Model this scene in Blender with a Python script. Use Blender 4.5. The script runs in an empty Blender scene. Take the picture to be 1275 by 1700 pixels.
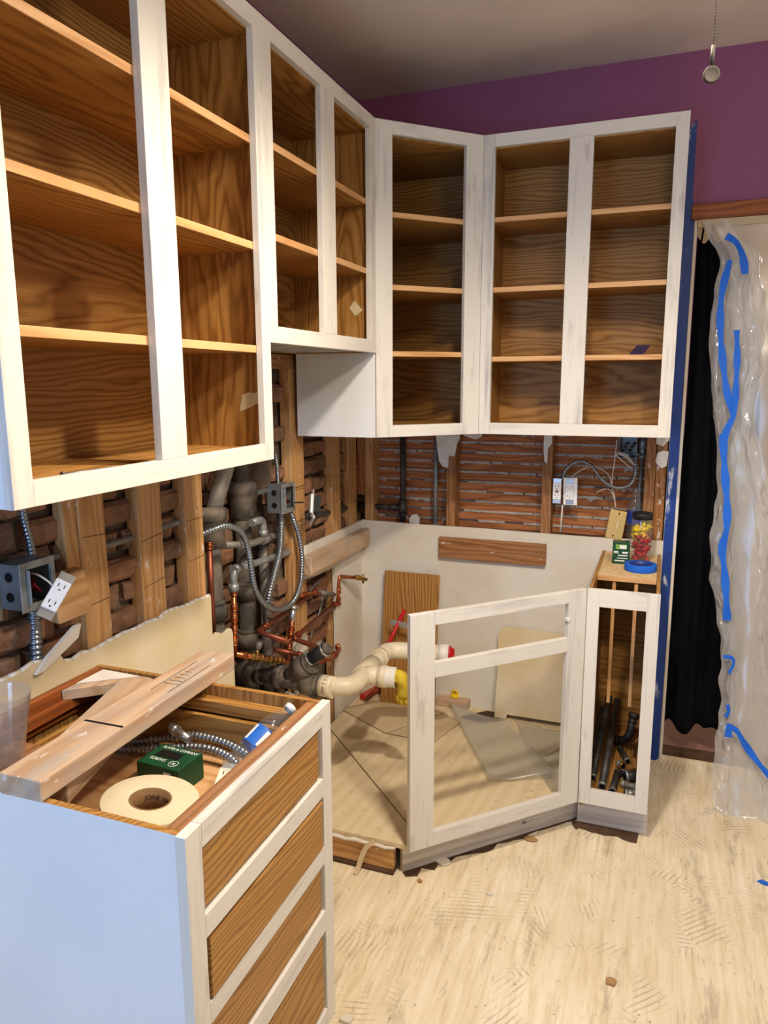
import bpy, bmesh, math, random
from mathutils import Vector, Matrix, noise
random.seed(7)
S = bpy.context.scene
COL = S.collection
PI = math.pi

# ------------------------------------------------------------------ camera, world, lights, exposure
CAM = Vector((1.2518, -3.0413, 1.5495)); YAW, PIT, ROL, FPX = 0.3594, -0.1748, -0.0035, 1220.94
IW, IH = 1275, 1700
_fw = Vector((-math.sin(YAW)*math.cos(PIT), math.cos(YAW)*math.cos(PIT), math.sin(PIT)))
_r0 = Vector((math.cos(YAW), math.sin(YAW), 0)); _u0 = _r0.cross(_fw)
_rt = _r0*math.cos(ROL) + _u0*math.sin(ROL); _up = -_r0*math.sin(ROL) + _u0*math.cos(ROL)
cd = bpy.data.cameras.new('camera'); cam = bpy.data.objects.new('camera', cd); COL.objects.link(cam)
cam.matrix_world = Matrix(((_rt.x, _up.x, -_fw.x, CAM.x), (_rt.y, _up.y, -_fw.y, CAM.y), (_rt.z, _up.z, -_fw.z, CAM.z), (0, 0, 0, 1)))
cd.sensor_fit = 'HORIZONTAL'; cd.sensor_width = 36; cd.lens = 36*FPX/IW; cd.clip_start = .02
S.camera = cam

def at(px, py, ax, val):
    """point of the photograph carried out to a real plane of the room"""
    d = _fw*FPX + _rt*(px-IW/2) - _up*(py-IH/2); i = 'xyz'.index(ax)
    return CAM + d*((val-CAM[i])/d[i])

W = bpy.data.worlds.new('world'); S.world = W; W.use_nodes = True
bg = W.node_tree.nodes['Background']; bg.inputs[0].default_value = (1.0, .95, .90, 1); bg.inputs[1].default_value = .42

def lamp(name, kind, loc, energy, color, aim=None, **kw):
    d = bpy.data.lights.new(name, kind); d.energy = energy; d.color = color
    for k, v in kw.items(): setattr(d, k, v)
    o = bpy.data.objects.new(name, d); COL.objects.link(o); o.location = loc
    if aim is not None: o.rotation_euler = (Vector(aim)-Vector(loc)).to_track_quat('-Z', 'Y').to_euler()
    return o
# ceiling lamp of the fan the pull chain belongs to, and the window in the wall behind the photographer
lamp('ceiling_lamp', 'SPOT', (1.02, -1.60, 2.42), 100, (1, .86, .69), (1.02, -1.60, 0), spot_size=math.radians(165), spot_blend=.9, shadow_soft_size=.05)
lamp('ceiling_lamp', 'SPOT', (1.62, -2.05, 2.42), 58, (1, .86, .69), (1.62, -2.05, 0), spot_size=math.radians(165), spot_blend=.6, shadow_soft_size=.06)
lamp('ceiling_lamp_glow', 'POINT', (1.40, -1.90, 2.36), 11, (1, .86, .70), shadow_soft_size=.12)
lamp('window_light', 'AREA', (.15, -3.95, 1.35), 33, (.28, .55, 1), (.45, -1.0, 1.0), shape='RECTANGLE', size=1.0, size_y=1.3)
lamp('hall_fill', 'POINT', (2.2, .9, 2.2), 14, (1, .88, .72), shadow_soft_size=.1)  # added fill with no visible source, brightens the room beyond the doorway
vs = S.view_settings
vs.view_transform = 'Standard'; vs.look = 'None'; vs.gamma = 1; vs.exposure = .17; vs.use_curve_mapping = False

# ------------------------------------------------------------------ helpers: meshes
class MB:
    def __init__(s): s.v = []; s.f = []; s.m = []; s.sm = []
    def add(s, vs_, fs, mi=0, smooth=False):
        b = len(s.v); s.v += [Vector(p) for p in vs_]
        for f in fs: s.f.append([i+b for i in f]); s.m.append(mi); s.sm.append(smooth)
        return s
    def box(s, a, b, mi=0, M=None):
        x0, y0, z0 = a; x1, y1, z1 = b
        p = [Vector(q) for q in ((x0,y0,z0),(x1,y0,z0),(x1,y1,z0),(x0,y1,z0),(x0,y0,z1),(x1,y0,z1),(x1,y1,z1),(x0,y1,z1))]
        if M is not None: p = [M @ q for q in p]
        return s.add(p, [(0,3,2,1),(4,5,6,7),(0,1,5,4),(1,2,6,5),(2,3,7,6),(3,0,4,7)], mi)
    def tube(s, pts, r, n=10, mi=0, caps=True, closed=False):
        pts = [Vector(p) for p in pts]; k = len(pts)
        rs = r if isinstance(r, (list, tuple)) else [r]*k
        t0 = (pts[1]-pts[0]).normalized(); a = Vector((0,0,1)) if abs(t0.z) < .9 else Vector((1,0,0))
        u = t0.cross(a).normalized(); vv = []
        for i in range(k):
            if closed: t = pts[(i+1) % k]-pts[i-1]
            else: t = pts[min(i+1,k-1)]-pts[max(i-1,0)]
            if t.length < 1e-9: t = t0
            t = t.normalized(); u = (u - t*u.dot(t))
            if u.length < 1e-6: u = t.orthogonal()
            u.normalize(); w = t.cross(u)
            for j in range(n):
                an = 2*PI*j/n; vv.append(pts[i] + (u*math.cos(an)+w*math.sin(an))*rs[i])
        fs = []
        for i in range(k if closed else k-1):
            i2 = (i+1) % k
            for j in range(n): fs.append((i*n+j, i*n+(j+1) % n, i2*n+(j+1) % n, i2*n+j))
        s.add(vv, fs, mi, True)
        if caps and not closed:
            b = len(s.v)-k*n
            s.f.append([b+j for j in range(n)][::-1]); s.m.append(mi); s.sm.append(False)
            s.f.append([b+(k-1)*n+j for j in range(n)]); s.m.append(mi); s.sm.append(False)
        return s
    def lathe(s, prof, M=None, n=20, mi=0, smooth=True):
        M = M or Matrix(); vv = []
        for r, z in prof:
            for j in range(n):
                a = 2*PI*j/n; vv.append(M @ Vector((r*math.cos(a), r*math.sin(a), z)))
        fs = [(i*n+j, i*n+(j+1) % n, (i+1)*n+(j+1) % n, (i+1)*n+j) for i in range(len(prof)-1) for j in range(n)]
        return s.add(vv, fs, mi, smooth)
    def prism(s, poly, fn, d0, d1, mi=0):
        """poly in 2d, fn(a, b, d) -> point"""
        n = len(poly); vv = [fn(a, b, d0) for a, b in poly] + [fn(a, b, d1) for a, b in poly]
        fs = [list(range(n))[::-1], [n+i for i in range(n)]] + [(i, (i+1) % n, n+(i+1) % n, n+i) for i in range(n)]
        return s.add(vv, fs, mi)
    def grid(s, fn, nu, nv, mi=0, smooth=True):
        vv = [fn(i/nu, j/nv) for j in range(nv+1) for i in range(nu+1)]
        fs = [(j*(nu+1)+i, j*(nu+1)+i+1, (j+1)*(nu+1)+i+1, (j+1)*(nu+1)+i) for j in range(nv) for i in range(nu)]
        return s.add(vv, fs, mi, smooth)
    def build(s, name, mats, parent=None, bevel=0, fix=True):
        if not isinstance(mats, (list, tuple)): mats = [mats]
        lo = Vector([min(p[i] for p in s.v) for i in range(3)]); hi = Vector([max(p[i] for p in s.v) for i in range(3)])
        c = (lo+hi)/2
        me = bpy.data.meshes.new(name); me.from_pydata([p-c for p in s.v], [], s.f)
        for m in mats: me.materials.append(m)
        me.polygons.foreach_set('material_index', s.m); me.polygons.foreach_set('use_smooth', s.sm)
        if fix:
            bm = bmesh.new(); bm.from_mesh(me); bmesh.ops.recalc_face_normals(bm, faces=bm.faces); bm.to_mesh(me); bm.free()
        me.update()
        o = bpy.data.objects.new(name, me); COL.objects.link(o); place(o, Matrix.Translation(c), parent)
        if bevel:
            b = o.modifiers.new('bevel', 'BEVEL'); b.width = bevel; b.segments = 2; b.limit_method = 'ANGLE'
        return o
def wm(o):
    m = o.matrix_basis.copy()
    return wm(o.parent) @ o.matrix_parent_inverse @ m if o.parent else m
def place(o, M, parent=None):
    if parent:
        o.parent = parent; o.matrix_parent_inverse = Matrix(); o.matrix_basis = wm(parent).inverted() @ M
    else: o.matrix_basis = M
def local(mb, name, mats, M, parent=None, bevel=0, fix=True):
    """mesh given in the axes of M: the object keeps M's rotation so its grain follows the piece"""
    o = mb.build(name, mats, None, bevel, fix); c = o.location.copy()
    place(o, M @ Matrix.Translation(c), parent); return o
def thing(name, label, cat, loc, group=None):
    o = bpy.data.objects.new(name, None); o.empty_display_size = .05; COL.objects.link(o); o.location = loc
    return tag(o, label, cat, group)
def tag(o, label=None, cat=None, group=None, kind=None):
    for k, v in (('label', label), ('category', cat), ('group', group), ('kind', kind)):
        if v: o[k] = v
    return o
def structure(o): o['kind'] = 'structure'; return o
def curve(pts, step=.02):
    """Catmull-Rom through pts, resampled"""
    pts = [Vector(p) for p in pts]; q = [2*pts[0]-pts[1]] + pts + [2*pts[-1]-pts[-2]]; out = []
    for i in range(1, len(q)-2):
        n = max(2, int((q[i+1]-q[i]).length/step))
        for k in range(n):
            t = k/n; a, b, c, d = q[i-1], q[i], q[i+1], q[i+2]
            out.append(.5*((2*b)+(c-a)*t+(2*a-5*b+4*c-d)*t*t+(3*b-a-3*c+d)*t**3))
    out.append(pts[-1]); return out
def bent(pts, R=.03, n=5):
    """straight runs with rounded elbows"""
    pts = [Vector(p) for p in pts]; out = [pts[0]]
    for i in range(1, len(pts)-1):
        a = (pts[i-1]-pts[i]); b = (pts[i+1]-pts[i]); ra = min(R, a.length*.45); rb = min(R, b.length*.45)
        p, q = pts[i]+a.normalized()*ra, pts[i]+b.normalized()*rb
        for k in range(n+1):
            t = k/n; out.append(p*(1-t)**2 + pts[i]*2*t*(1-t) + q*t*t)
    out.append(pts[-1]); return out
def flex(mb, pts, r, pitch=.010, n=9, mi=0):
    """ribbed metal conduit"""
    q = curve(pts, pitch/4)
    return mb.tube(q, [r*(1, 1, .76, .76)[i % 4] for i in range(len(q))], n, mi)
def ring(mb, p, d, r, L, n=12, mi=0):
    p, d = Vector(p), Vector(d).normalized(); return mb.tube([p-d*L/2, p+d*L/2], r, n, mi)
def ribbon(mb, pts, w, nrm, mi=0, th=.0006):
    """tape following pts, width w, facing nrm"""
    pts = [Vector(p) for p in pts]; nrm = Vector(nrm).normalized(); vv = []
    for i, p in enumerate(pts):
        t = (pts[min(i+1, len(pts)-1)]-pts[max(i-1, 0)]).normalized(); s = t.cross(nrm).normalized()
        ww = w[i] if isinstance(w, list) else w
        for a, b in ((-.5, 0), (.5, 0), (.5, 1), (-.5, 1)): vv.append(p + s*ww*a + nrm*th*b)
    fs = [(0,1,2,3)]
    for i in range(len(pts)-1):
        for j in range(4): fs.append((i*4+j, i*4+(j+1) % 4, (i+1)*4+(j+1) % 4, (i+1)*4+j))
    k = (len(pts)-1)*4; fs.append((k+3, k+2, k+1, k)); return mb.add(vv, fs, mi)
def text(s, size, M, mat_, parent, name='lettering'):
    cu = bpy.data.curves.new('t', 'FONT'); cu.body = s; cu.size = size; cu.align_x = 'CENTER'; cu.align_y = 'CENTER'; cu.extrude = .0002; cu.resolution_u = 2
    to = bpy.data.objects.new('t', cu); COL.objects.link(to)
    dg = bpy.context.evaluated_depsgraph_get(); me = bpy.data.meshes.new_from_object(to.evaluated_get(dg))
    bpy.data.objects.remove(to); bpy.data.curves.remove(cu); me.materials.clear(); me.materials.append(mat_); me.name = name
    o = bpy.data.objects.new(name, me); COL.objects.link(o); place(o, M, parent); return o
def axes(origin, x, y):
    x = Vector(x).normalized(); z = x.cross(Vector(y)).normalized(); y = z.cross(x)
    return Matrix(((x.x, y.x, z.x, origin[0]), (x.y, y.y, z.y, origin[1]), (x.z, y.z, z.z, origin[2]), (0, 0, 0, 1)))
def N(p, f): return noise.noise(Vector(p)*f)

# ------------------------------------------------------------------ helpers: materials
def c(h):
    h = h.lstrip('#'); r = [int(h[i:i+2], 16)/255 for i in (0, 2, 4)]
    return tuple(((x+.055)/1.055)**2.4 if x > .04045 else x/12.92 for x in r) + (1,)
class G:
    def __init__(s, name, rough=.6, metal=0, spec=.3):
        s.m = bpy.data.materials.new(name); s.m.use_nodes = True; s.t = s.m.node_tree
        s.b = s.t.nodes['Principled BSDF']; s.o = s.t.nodes['Material Output']
        s.b.inputs['Roughness'].default_value = rough; s.b.inputs['Metallic'].default_value = metal; s.b.inputs['Specular IOR Level'].default_value = spec
    def n(s, kind, ins=None, **pr):
        x = s.t.nodes.new('ShaderNode'+kind)
        for k, v in pr.items(): setattr(x, k, v)
        for k, v in (ins or {}).items():
            if isinstance(v, bpy.types.NodeSocket): s.t.links.new(v, x.inputs[k])
            else: x.inputs[k].default_value = v
        return x
    def coords(s, scale=(1,1,1), rnd=3.0, rot=(0,0,0)):
        tc = s.n('TexCoord').outputs['Object']
        if rnd:
            oi = s.n('ObjectInfo').outputs['Random']
            cx = s.n('CombineXYZ', {0: s.math('MULTIPLY', oi, rnd), 1: s.math('MULTIPLY', s.math('FRACT', s.math('MULTIPLY', oi, 7.31)), rnd), 2: s.math('MULTIPLY', s.math('FRACT', s.math('MULTIPLY', oi, 17.7)), rnd)})
            tc = s.n('VectorMath', {0: tc, 1: cx.outputs[0]}, operation='ADD').outputs[0]
        return s.n('Mapping', {'Vector': tc, 'Scale': scale, 'Rotation': rot}).outputs[0]
    def math(s, op, a, b=0.0, cl=False): return s.n('Math', {0: a, 1: b}, operation=op, use_clamp=cl).outputs[0]
    def noise(s, vec, scale, detail=3, rough=.55, dist=0): return s.n('TexNoise', {'Vector': vec, 'Scale': scale, 'Detail': detail, 'Roughness': rough, 'Distortion': dist}).outputs['Fac']
    def ramp(s, fac, stops):
        x = s.n('ValToRGB', {'Fac': fac}); e = x.color_ramp.elements
        while len(e) < len(stops): e.new(.5)
        for k, (p, col) in zip(e, stops): k.position = p; k.color = col if len(col) == 4 else col+(1,)
        return x.outputs['Color']
    def mix(s, fac, a, b, mode='MIX'):
        x = s.n('Mix', {}, data_type='RGBA', blend_type=mode)
        for i, v in ((0, fac), (6, a), (7, b)):
            if isinstance(v, bpy.types.NodeSocket): s.t.links.new(v, x.inputs[i])
            else: x.inputs[i].default_value = v
        return x.outputs[2]
    def color(s, col): s.t.links.new(col, s.b.inputs['Base Color']) if isinstance(col, bpy.types.NodeSocket) else setattr(s.b.inputs['Base Color'], 'default_value', col)
    def bump(s, h, strength=.3, dist=.002):
        x = s.n('Bump', {'Height': h, 'Strength': strength, 'Distance': dist}); s.t.links.new(x.outputs[0], s.b.inputs['Normal'])
W0, W1 = (0,0,0,1), (1,1,1,1)
def sc(ax, along, across): return tuple(along if 'xyz'[i] == ax else across for i in range(3))
def wood(name, ax, dark, mid, light, ringscale=24, rough=.5, pores=.35, lo=.10, spec=.25, smear=None):
    g = G(name, rough, 0, spec); v = g.coords(sc(ax, lo, 1), .35)
    nz = g.n('TexNoise', {'Vector': g.coords(sc(ax, .9, 5), 3), 'Scale': 2.2, 'Detail': 2}).outputs['Color']
    v = g.n('VectorMath', {0: v, 1: g.n('VectorMath', {0: nz, 1: (.09, .09, .09)}, operation='MULTIPLY').outputs[0]}, operation='ADD').outputs[0]
    wv = g.n('TexWave', {'Vector': v, 'Scale': ringscale, 'Distortion': 1.2, 'Detail': 2, 'Detail Scale': 1.5}, wave_type='RINGS', rings_direction='SPHERICAL').outputs['Fac']
    col = g.ramp(wv, [(0, dark), (.3, mid), (1, light)])
    fine = g.noise(g.coords(sc(ax, 7, 260), 3), 1, 2)
    col = g.mix(g.math('MULTIPLY', g.ramp(fine, [(.42, W1), (.62, W0)]), pores), col, dark)
    low = g.noise(g.coords(sc(ax, 1.2, 4), 5), 1.5, 2)
    col = g.mix(g.math('MULTIPLY', low, .5), col, mid)
    if smear:  # plaster dust, old glue and weathering
        col = g.mix(g.math('MULTIPLY', g.ramp(g.noise(g.coords(sc(ax, 3, 11), 6), 1.6, 5, .65), [(.46, W0), (.62, W1)]), smear[1]), col, smear[0])
        col = g.mix(g.math('MULTIPLY', g.ramp(g.noise(g.coords(sc(ax, 18, 40), 6), 1.2, 3), [(.66, W0), (.70, W1)]), .7), col, c('#d8d2ca'))
    g.color(col); g.bump(fine, .12, .001); return g.m
M = {}
for ax in 'xyz':
    M['oak_'+ax] = wood('oak_'+ax, ax, c('#7e5628'), c('#aa7a3e'), c('#bd9052'))
    M['pine_'+ax] = wood('pine_'+ax, ax, c('#a87a48'), c('#c3935c'), c('#d0a572'), 16, .7, .18, smear=(c('#a98763'), .4))
    M['oldpine_'+ax] = wood('oldpine_'+ax, ax, c('#7a4f2c'), c('#9c6a40'), c('#ab7a4e'), 18, .75, .3, smear=(c('#8a7059'), .35))
    M['lath_'+ax] = wood('lath_'+ax, ax, c('#85502e'), c('#a9693f'), c('#bb7c50'), 20, .8, .3)
    M['edge_'+ax] = wood('edge_'+ax, ax, c('#b98756'), c('#cf9f6c'), c('#dbb080'), 10, .5, .15)
    M['red_'+ax] = wood('red_'+ax, ax, c('#6e3a1c'), c('#915026'), c('#a3602f'), 14, .45, .25)
    M['lumber_'+ax] = wood('lumber_'+ax, ax, c('#b08f6e'), c('#c2a283'), c('#cfb396'), 9, .7, .12, smear=(c('#aba199'), .7))
    g_ = None
    # brushed-on white primer, thin in places so grey and wood tone show through
    g = G('primer_'+ax, .5, 0, .3)
    st = g.noise(g.coords(sc(ax, 2.0, 55), 4), 1, 4, .6); bl = g.noise(g.coords(sc(ax, 2.2, 7), 4), 1.6, 3)
    col = g.mix(g.math('MULTIPLY', g.ramp(st, [(.46, W0), (.72, W1)]), g.ramp(bl, [(.46, W0), (.66, W1)])), c('#d9d5cd'), c('#a8a3a1'))
    col = g.mix(g.math('MULTIPLY', g.ramp(g.noise(g.coords(sc(ax, 6, 30), 4), 1.2, 3), [(.62, W0), (.72, W1)]), .45), col, c('#a9a29a'))
    g.color(col); g.bump(st, .15, .001); M['primer_'+ax] = g.m
def plain(name, col, rough=.6, metal=0, spec=.3, var=None, vs_=8, amt=.5, bump=0, bs=60):
    g = G(name, rough, metal, spec)
    v = g.coords((1,1,1), 4)
    f = g.noise(v, vs_, 4)
    g.color(g.mix(g.math('MULTIPLY', g.ramp(f, [(.4, W0), (.65, W1)]), amt), c(col), c(var) if var else c(col)))
    if bump: g.bump(g.noise(v, bs, 4), bump, .003)
    M[name] = g.m; return g.m
plain('panel_white', '#e6e8ea', .45, 0, .35, '#dcdfe4', 3, .6)
plain('grey_underside', '#b5b2ae', .7, 0, .2, '#8e8a86', 14, .8)  # mid grey with darker blotches, for undersides of the wall cabinets
g = G('toe_paint', .75, 0, .2); st = g.noise(g.coords((2, 30, 60), 4), 1, 5, .65)
g.color(g.ramp(st, [(.3, c('#a79d94')), (.5, c('#cbc3bb')), (.7, c('#dad3cb'))])); g.bump(st, .3, .002); M['toe_paint'] = g.m
plain('purple_paint', '#8f5375', .55, 0, .3, '#874d6e', 3, .6, .05, 120)
plain('ceiling_paint', '#e0d5ca', .8, 0, .2, '#c2b4a6', 2, .5, .04, 90)
plain('drywall_cream', '#d8c7a0', .8, 0, .2, '#e2d8c2', 5, .8, .05, 40)
plain('drywall_white', '#e2dfd8', .75, 0, .2, '#d2c8b4', 3, .8, .03, 40)
plain('gypsum', '#e4dfd6', .9, 0, .1, '#cfc7bb', 30, .6, .5, 80)
plain('plaster', '#b5aea6', .95, 0, .1, '#8d867e', 30, .7, .6, 90)
plain('mortar', '#7d6c5e', .95, 0, .1, '#54473d', 12, .9, .8, 50)
plain('cast_iron', '#474440', .7, .1, .35, '#8c8072', 14, .65, .5, 120)
plain('black_pipe', '#3c3a38', .5, .4, .4, '#5e5854', 22, .5, .3, 100)
plain('galvanized', '#a3a6a5', .42, .45, .5, '#6e6f6c', 25, .6, .15, 90)
plain('old_galvanized', '#8f8a82', .6, .35, .4, '#6a655c', 20, .7, .3, 90)
plain('flex_steel', '#9aa0a4', .32, .85, .5, '#81878b', 20, .4)
plain('bright_steel', '#c9cbca', .28, .9, .5)
plain('box_steel', '#7a7e80', .45, .4, .5, '#57595a', 16, .6)
plain('copper', '#c57a4e', .3, .9, .5, '#9a5233', 25, .7)
plain('old_copper', '#8e4d38', .42, .7, .5, '#6e3b2c', 20, .7)
plain('brass', '#a58a4a', .4, .8, .5, '#7e6630', 22, .6)
plain('pvc', '#e6dcc4', .38, 0, .45, '#cdbf9c', 7, .6)
plain('pvc_white', '#e9e6df', .38, 0, .45)
plain('rubber', '#1b1b1c', .55, 0, .4)
plain('black_cloth', '#0b0c10', .95, 0, .08, '#141519', 6, .5)
plain('outlet_white', '#efeeee', .35, 0, .45)
plain('outlet_ivory', '#e6dfc9', .4, 0, .4)
plain('dark_slot', '#1a1716', .8, 0, .1)
plain('wire_white', '#e3d9c8', .5); plain('wire_red', '#8a1420', .4); plain('wire_black', '#17171a', .4)
plain('blue_tape', '#1f63d0', .6, 0, .2, '#2a6fdc', 10, .4)
plain('navy_tape', '#1d2340', .7, 0, .2)
plain('mask_tape', '#d6c8a4', .8, 0, .2, '#c2b38c', 30, .5)
plain('joint_paper', '#dccfb2', .9, 0, .1, '#cfc09f', 14, .5)
plain('core_board', '#8a6d4c', .85, 0, .1, '#725636', 20, .4)
plain('green_card', '#14492c', .45, 0, .35, '#0f3b23', 8, .5)
plain('green_pale', '#7fae4c', .45); plain('print_white', '#e8ebe4', .5); plain('print_black', '#141414', .5)
plain('gold_plate', '#c2a262', .4, .35, .5, '#b39452', 6, .4)
plain('red_plastic', '#c01826', .4, 0, .4); plain('yellow_plastic', '#f0cf16', .4, 0, .4)
plain('red_pipe', '#b8503c', .55, 0, .3, '#c9705a', 9, .5)
plain('glove_yellow', '#d9bf3e', .85, 0, .15, '#b3962a', 22, .7)
plain('cardboard', '#c9a673', .85, 0, .1); plain('purple_card', '#3a2a4a', .6, 0, .3)
plain('paper_beige', '#c9b696', .85, 0, .1, '#bda885', 4, .6)
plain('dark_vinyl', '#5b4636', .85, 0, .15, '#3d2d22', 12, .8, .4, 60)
plain('brown_floor', '#8c6a5c', .45, 0, .3, '#7d5a4c', 5, .6)
plain('hall_wall', '#b9a589', .8, 0, .2, '#ab967a', 2, .5)
plain('chip_tan', '#a98557', .9); plain('chip_white', '#d9d2c4', .9)
plain('label_blue', '#1f5ab8', .4, 0, .35, '#2f7ad0', 12, .5); plain('label_navy', '#20317e', .4, 0, .35, '#3858a8', 16, .5)
plain('fob_metal', '#3a352e', .7, 0, .2)
plain('particle', '#c9a877', .9, 0, .1, '#dcc8a4', 60, .8, .3, 120)
plain('steel_grey', '#b9bdc0', .35, .7, .5)

# rough plywood subfloor: grain, patches of trowelled glue ridges, filler
g = G('subfloor', .8, 0, .2); tc = g.n('TexCoord').outputs['Object']
lay = g.n('TexNoise', {'Vector': g.n('Mapping', {'Vector': tc, 'Scale': (46, 4, 1)}).outputs[0], 'Scale': 1, 'Detail': 6, 'Roughness': .62, 'Distortion': .5}).outputs['Fac']
col = g.ramp(lay, [(.26, c('#cbb995')), (.42, c('#dfd0af')), (.58, c('#eaddc2')), (.78, c('#f2ead8'))])
big = g.noise(tc, 2.3, 5, .6); col = g.mix(g.math('MULTIPLY', g.ramp(big, [(.45, W0), (.62, W1)]), .45), col, c('#d3c2a4'))
def ridges(vec, ang, thr, off):
    vn = g.n('TexVoronoi', {'Vector': g.n('Mapping', {'Vector': vec, 'Location': (off, off*.7, 0)}).outputs[0], 'Scale': 3.4, 'Randomness': 1.0})
    a = g.math('MULTIPLY', g.n('SeparateColor', {0: vn.outputs['Color']}).outputs[0], ang)
    rv = g.n('VectorRotate', {'Vector': vec, 'Angle': a}, rotation_type='Z_AXIS').outputs[0]
    wv = g.n('TexWave', {'Vector': rv, 'Scale': 19, 'Distortion': 1.6, 'Detail': 3, 'Detail Scale': 1.5}, wave_type='BANDS', bands_direction='X').outputs['Fac']
    mk = g.ramp(g.noise(g.n('Mapping', {'Vector': vec, 'Location': (off*3, 0, off)}).outputs[0], 6.5, 3, .6), [(thr, W0), (thr+.12, W1)])
    return g.math('MULTIPLY', g.ramp(wv, [(.70, W0), (.92, W1)]), mk)
r1 = ridges(tc, 6.0, .55, 0.0); r2 = ridges(tc, 9.0, .56, 5.3)
rr = g.math('MAXIMUM', r1, r2); col = g.mix(g.math('MULTIPLY', rr, .55), col, c('#a3977d'))
stn = g.noise(g.n('Mapping', {'Vector': tc, 'Scale': (12, 2.4, 1)}).outputs[0], 1.4, 6, .7); col = g.mix(g.math('MULTIPLY', g.ramp(stn, [(.56, W0), (.66, W1)]), .6), col, c('#a89c84'))
spk = g.noise(tc, 85, 2, .5); col = g.mix(g.math('MULTIPLY', g.ramp(spk, [(.70, W0), (.74, W1)]), .7), col, c('#7f6c50'))
g.color(col); g.bump(g.math('ADD', g.math('MULTIPLY', rr, -.6), lay), .35, .003); M['subfloor'] = g.m
# plywood of the cabinet floor
g = G('plywood', .75, 0, .2); tc = g.coords((1,1,1), 1)
wv = g.n('TexWave', {'Vector': g.n('Mapping', {'Vector': tc, 'Rotation': (0,0,.8), 'Scale': (1,.12,1)}).outputs[0], 'Scale': 9, 'Distortion': 5, 'Detail': 3, 'Detail Scale': 1.0}, wave_type='BANDS', bands_direction='X').outputs['Fac']
col = g.ramp(wv, [(.0, c('#d3bf9a')), (.5, c('#d8c6a2')), (1, c('#dccbaa'))])
col = g.mix(g.math('MULTIPLY', g.ramp(g.noise(tc, 45, 2), [(.68, W0), (.73, W1)]), .6), col, c('#8f7550'))
col = g.mix(g.math('MULTIPLY', g.noise(tc, 3, 4), .4), col, c('#d3c4a2')); g.color(col); M['plywood'] = g.m
# bricks
g = G('brick', .92, 0, .12); oi = g.n('ObjectInfo').outputs['Random']; v = g.coords((1,1,1), 6)
col = g.ramp(oi, [(0, c('#7d604c')), (.3, c('#9a6f55')), (.55, c('#8a6c55')), (.8, c('#a5765a')), (1, c('#756050'))])
col = g.mix(g.math('MULTIPLY', g.ramp(g.noise(v, 14, 5, .65), [(.42, W0), (.62, W1)]), .6), col, c('#5d4c3f'))
col = g.mix(g.math('MULTIPLY', g.ramp(g.noise(v, 22, 4, .6), [(.60, W0), (.68, W1)]), .55), col, c('#9b8c7c'))
g.color(col); g.bump(g.noise(v, 60, 5), .9, .006); M['brick'] = g.m
# blue painter's film along the wall edge with smears of white paint
g = G('blue_film', .45, 0, .35); tc = g.n('TexCoord').outputs['Object']
sm = g.noise(g.n('Mapping', {'Vector': tc, 'Scale': (30, 30, 9)}).outputs[0], 1, 4, .6); md = g.noise(tc, 3.1, 2)
k = g.math('MULTIPLY', g.ramp(sm, [(.56, W0), (.66, W1)]), g.ramp(md, [(.5, W0), (.58, W1)]))
g.color(g.mix(k, c('#1c3f8f'), c('#cfd9ea'))); M['blue_film'] = g.m
# clear and milky plastics
def film(name, clear, milk, rough=.15, tint=(1,1,1,1), bump=0):
    g = G(name); t = g.t; t.nodes.remove(g.b)
    tr = g.n('BsdfTransparent', {'Color': tint}); df = g.n('BsdfDiffuse', {'Color': milk}); tl = g.n('BsdfTranslucent', {'Color': milk}); gl = g.n('BsdfGlossy', {'Color': (1,1,1,1), 'Roughness': rough})
    a = g.n('MixShader', {0: .5, 1: df.outputs[0], 2: tl.outputs[0]})
    b = g.n('MixShader', {0: clear, 1: a.outputs[0], 2: tr.outputs[0]})
    fr = g.math('ADD', g.math('MULTIPLY', g.math('POWER', g.n('LayerWeight', {'Blend': .5}).outputs['Facing'], 4.0), .55), .05)
    d = g.n('MixShader', {0: fr, 1: b.outputs[0], 2: gl.outputs[0]})
    if bump:
        bp = g.n('Bump', {'Height': g.n('TexNoise', {'Vector': g.coords((1,1,.45), 0), 'Scale': bump, 'Detail': 3.0, 'Roughness': .5, 'Distortion': .6}, noise_type='RIDGED_MULTIFRACTAL').outputs['Fac'], 'Strength': 1.0, 'Distance': .02})
        for x in (df, gl): t.links.new(bp.outputs[0], x.inputs['Normal'])
    t.links.new(d.outputs[0], g.o.inputs['Surface']); M[name] = g.m
film('poly_sheet', .62, (.90, .87, .82, 1), .22, (1,.98,.95,1), 5)
film('poly_bunch', .50, (.94, .93, .91, 1), .12, (1,1,1,1), 30)
film('liner', .78, (.72, .74, .73, 1), .3, (.95,.96,.96,1))
film('clear_bottle', .92, (.8, .82, .82, 1), .05, (.95,.97,.97,1))
film('clear_cup', .80, (.8, .78, .75, 1), .06, (.95,.95,.94,1))

# ------------------------------------------------------------------ the room
CH = 2.695
o = structure(MB().box((-.3, -5.2, -.05), (4.2, .06, 0)).build('floor', M['subfloor'])); o['label'] = 'bare plywood subfloor with trowelled glue ridges'
structure(MB().box((-.3, -5.2, CH), (4.2, .2, CH+.08)).build('ceiling', M['ceiling_paint']))
# left wall: purple above the cabinets, below it mortar slab with bricks, studs and torn drywall
mb = MB(); mb.box((-.30, -5.2, 1.66), (0, 0, CH), 0); mb.box((-.30, -5.2, 0), (-.07, -1.19, 1.66), 1); mb.box((-.30, -.70, 0), (-.07, .1, 1.66), 1); mb.box((-.36, -1.19, 0), (-.22, -.70, 1.66), 1)
wl = structure(mb.build('wall_left', [M['purple_paint'], M['mortar']]))
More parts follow.
